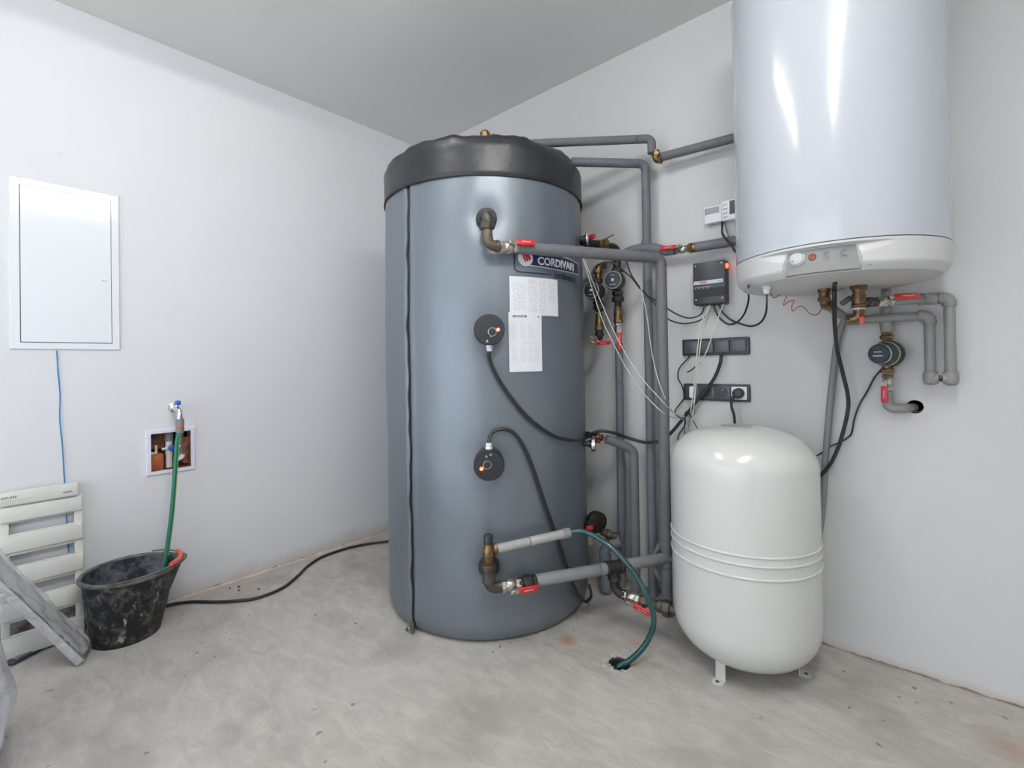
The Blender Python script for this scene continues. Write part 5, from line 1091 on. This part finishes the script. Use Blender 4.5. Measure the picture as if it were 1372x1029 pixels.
hn = link('finger_notch', cbox(0.0245, 0.0275, yB-0.055, yB-0.030, 0.543, 0.547, 0.001), M['greyline'], cw, 0)
mb = MB()
for k in range(7): b_ = cbox(0.0262, 0.0268, yA+0.004+k*0.0055, yA+0.008+k*0.0055, 0.552, 0.552+(0.0075 if k != 3 else 0.003), 0.0002); q_ = len(mb.v); mb.v += b_.v; mb.f += [tuple(i+q_ for i in f) for f in b_.f]
link('print', mb, M['greyline'], tb, 0)
mb = MB()
for r_ in range(3):
    for k in range(12-3*r_): b_ = cbox(0.0262, 0.0265, yA+0.004+k*0.0065, yA+0.0085+k*0.0065, 0.544-r_*0.0055, 0.546-r_*0.0055, 0.0001); q_ = len(mb.v); mb.v += b_.v; mb.f += [tuple(i+q_ for i in f) for f in b_.f]
link('small_print', mb, mat('faint_print', (0.45, 0.45, 0.43), 0.6), tb, 0)

# film-wrapped panel leaning across the cover
e0 = F(103, 893, 0.0); e1 = L(-14, 783, 0.215); dU = (e1-e0).normalized(); ln = (e1-e0).length+0.10
wd = (L(109, 866, 0.19)-e0); wd = (wd-dU*wd.dot(dU)); W_ = wd.length; wd.normalize(); nn = dU.cross(wd)
if nn.z < 0: nn = -nn
t_ = thing('wrapped_panel', 'grey panel wrapped in clear film leaning low across the cream cover', 'panel', e0)
def wob(mb, a, sc):
    for v in mb.v: v += V((noise.noise(v*sc), noise.noise(v*sc+V((7, 0, 0))), noise.noise(v*sc+V((0, 9, 0)))))*a
    return mb
def gbox(c, h, ax, nu, nv, bev):
    bm = bmesh.new(); bmesh.ops.create_cube(bm, size=2)
    for v in bm.verts: v.co = V((v.co.x*h[0], v.co.y*h[1], v.co.z*h[2]))
    bmesh.ops.bevel(bm, geom=list(bm.edges), offset=bev, segments=2, profile=0.5, affect='EDGES'); bmesh.ops.subdivide_edges(bm, edges=[e for e in bm.edges if e.calc_length() > 0.03], cuts=nu, use_grid_fill=True)
    bm.verts.index_update(); mb = MB().add([c+ax[0]*v.co.x+ax[1]*v.co.y+ax[2]*v.co.z for v in bm.verts], [[v.index for v in f.verts] for f in bm.faces]); bm.free(); return mb
cpn = e0+dU*ln/2+wd*W_/2+nn*0.011+Z_*0.004
link('panel', wob(gbox(cpn, (ln/2, W_/2, 0.011), (dU, wd, nn), 14, 6, 0.004), 0.0015, 30), M['wrap'], t_, 40)
link('wrapped_edge', wob(gbox(cpn-wd*(W_/2+0.001), (ln/2+0.001, 0.004, 0.0125), (dU, wd, nn), 14, 2, 0.003), 0.001, 30), M['wrap_edge'], t_, 40)

def flm(u, v):
    q = e0+dU*(ln*(0.02+0.97*u))+wd*(W_*(-0.02+1.12*v))+nn*(0.028+0.016*math.sin(v*PI)*(0.4+0.6*u)*(1-0.3*u))+Z_*0.004
    if v > 0.93: q -= nn*0.022
    if u > 0.985 or u < 0.012: q -= nn*0.012
    return q+nn*(0.007*noise.noise(V((u*9, v*5, 2)))+0.004*noise.noise(V((u*30, v*14, 5))))
fm = mat('clear_film', (0.80, 0.81, 0.83), 0.12, alpha=0.38, coat=0.6, bump=(60, 0.5, 0.004))
link('film', MB().grid(60, 20, flm), fm, t_, 60)

# plastic sack at the left edge
sc_ = V((0.63, -2.130, 0.25)); mb = MB()
def sack(u, v):
    th = 2*PI*u; ph = (v-0.5)*PI; ce = abs(math.cos(ph))**0.45; q = V((math.cos(th), math.sin(th), math.sin(ph)))
    x = math.copysign(abs(math.cos(th))**0.7, math.cos(th))*ce*0.20; y = math.copysign(abs(math.sin(th))**0.7, math.sin(th))*ce*0.235
    z = math.copysign(abs(math.sin(ph))**0.8, math.sin(ph))*0.34
    d = noise.noise(q*2.2)*0.022+noise.noise(q*6)*0.008; nrm = V((x, y, z)).normalized()
    p = sc_+V((x, y, z))+nrm*d; p.y -= 0.13*max(0, (p.z-0.12))
    return V((p.x, p.y, max(p.z, 0.0)))
mb.grid(72, 48, sack, True); tag(link('plastic_sack', mb, M['sack'], None, 60), 'bulging white plastic sack at the left edge of the picture', 'sack')
# bits on the floor by the cover
q = F(34, 878, 0.004); t_ = thing('metal_tray', 'flat dark offcut lying under the wrapped panel', 'offcut', q)
aU = (F(50, 868)-F(16, 886)).normalized(); aV = Z_.cross(aU); link('plate', MB().box(q+Z_*0.002, (0.055, 0.022, 0.003), (aU, aV, Z_), 0.001, 1), M['anthracite'], t_); link('raised_part', MB().box(q+Z_*0.006, (0.030, 0.010, 0.003), (aU, aV, Z_), 0.001, 1), M['greyline'], t_)
cable('blue_wire', 'short blue wire end on the floor between the cover and the bucket', [F(90, 856, .004), F(100, 851, .004), F(108, 846, .005), F(114, 843, .01)], 0.0032, 'bluecord', 'wire')
mb = rough_block(F(117, 828, 0.02)+V((0, 0, 0)), (0.008, 0.008, 0.026), 4, 0.003); 
for v in mb.v: v.z = max(v.z, 0.0)
tag(link('rubber_wedge', mb, M['black_matte'], None, 50), 'small black wedge beside the left foot of the bucket', 'wedge')
mb = rough_block(F(121, 858, 0.008), (0.008, 0.012, 0.010), 8, 0.005)
for v in mb.v: v.z = max(v.z, 0.0)
tag(link('brick_chip', mb, M['terracotta'], None, 50), 'reddish brick chip at the left foot of the bucket', 'rubble')
for (x, y, s_) in ((308, 788, .004), (320, 786, .006), (320, 791, .005), (346.5, 789, .005), (301, 779.5, .004)):
    tag(link('debris_chip', rough_block(F(x, y, s_*0.4), (s_, s_*0.7, s_*0.5), x, s_*0.3), M['cavity'], None, 50), 'tiny brown chip of debris between the left wall and the floor cable', 'rubble', 'chips by the left wall')
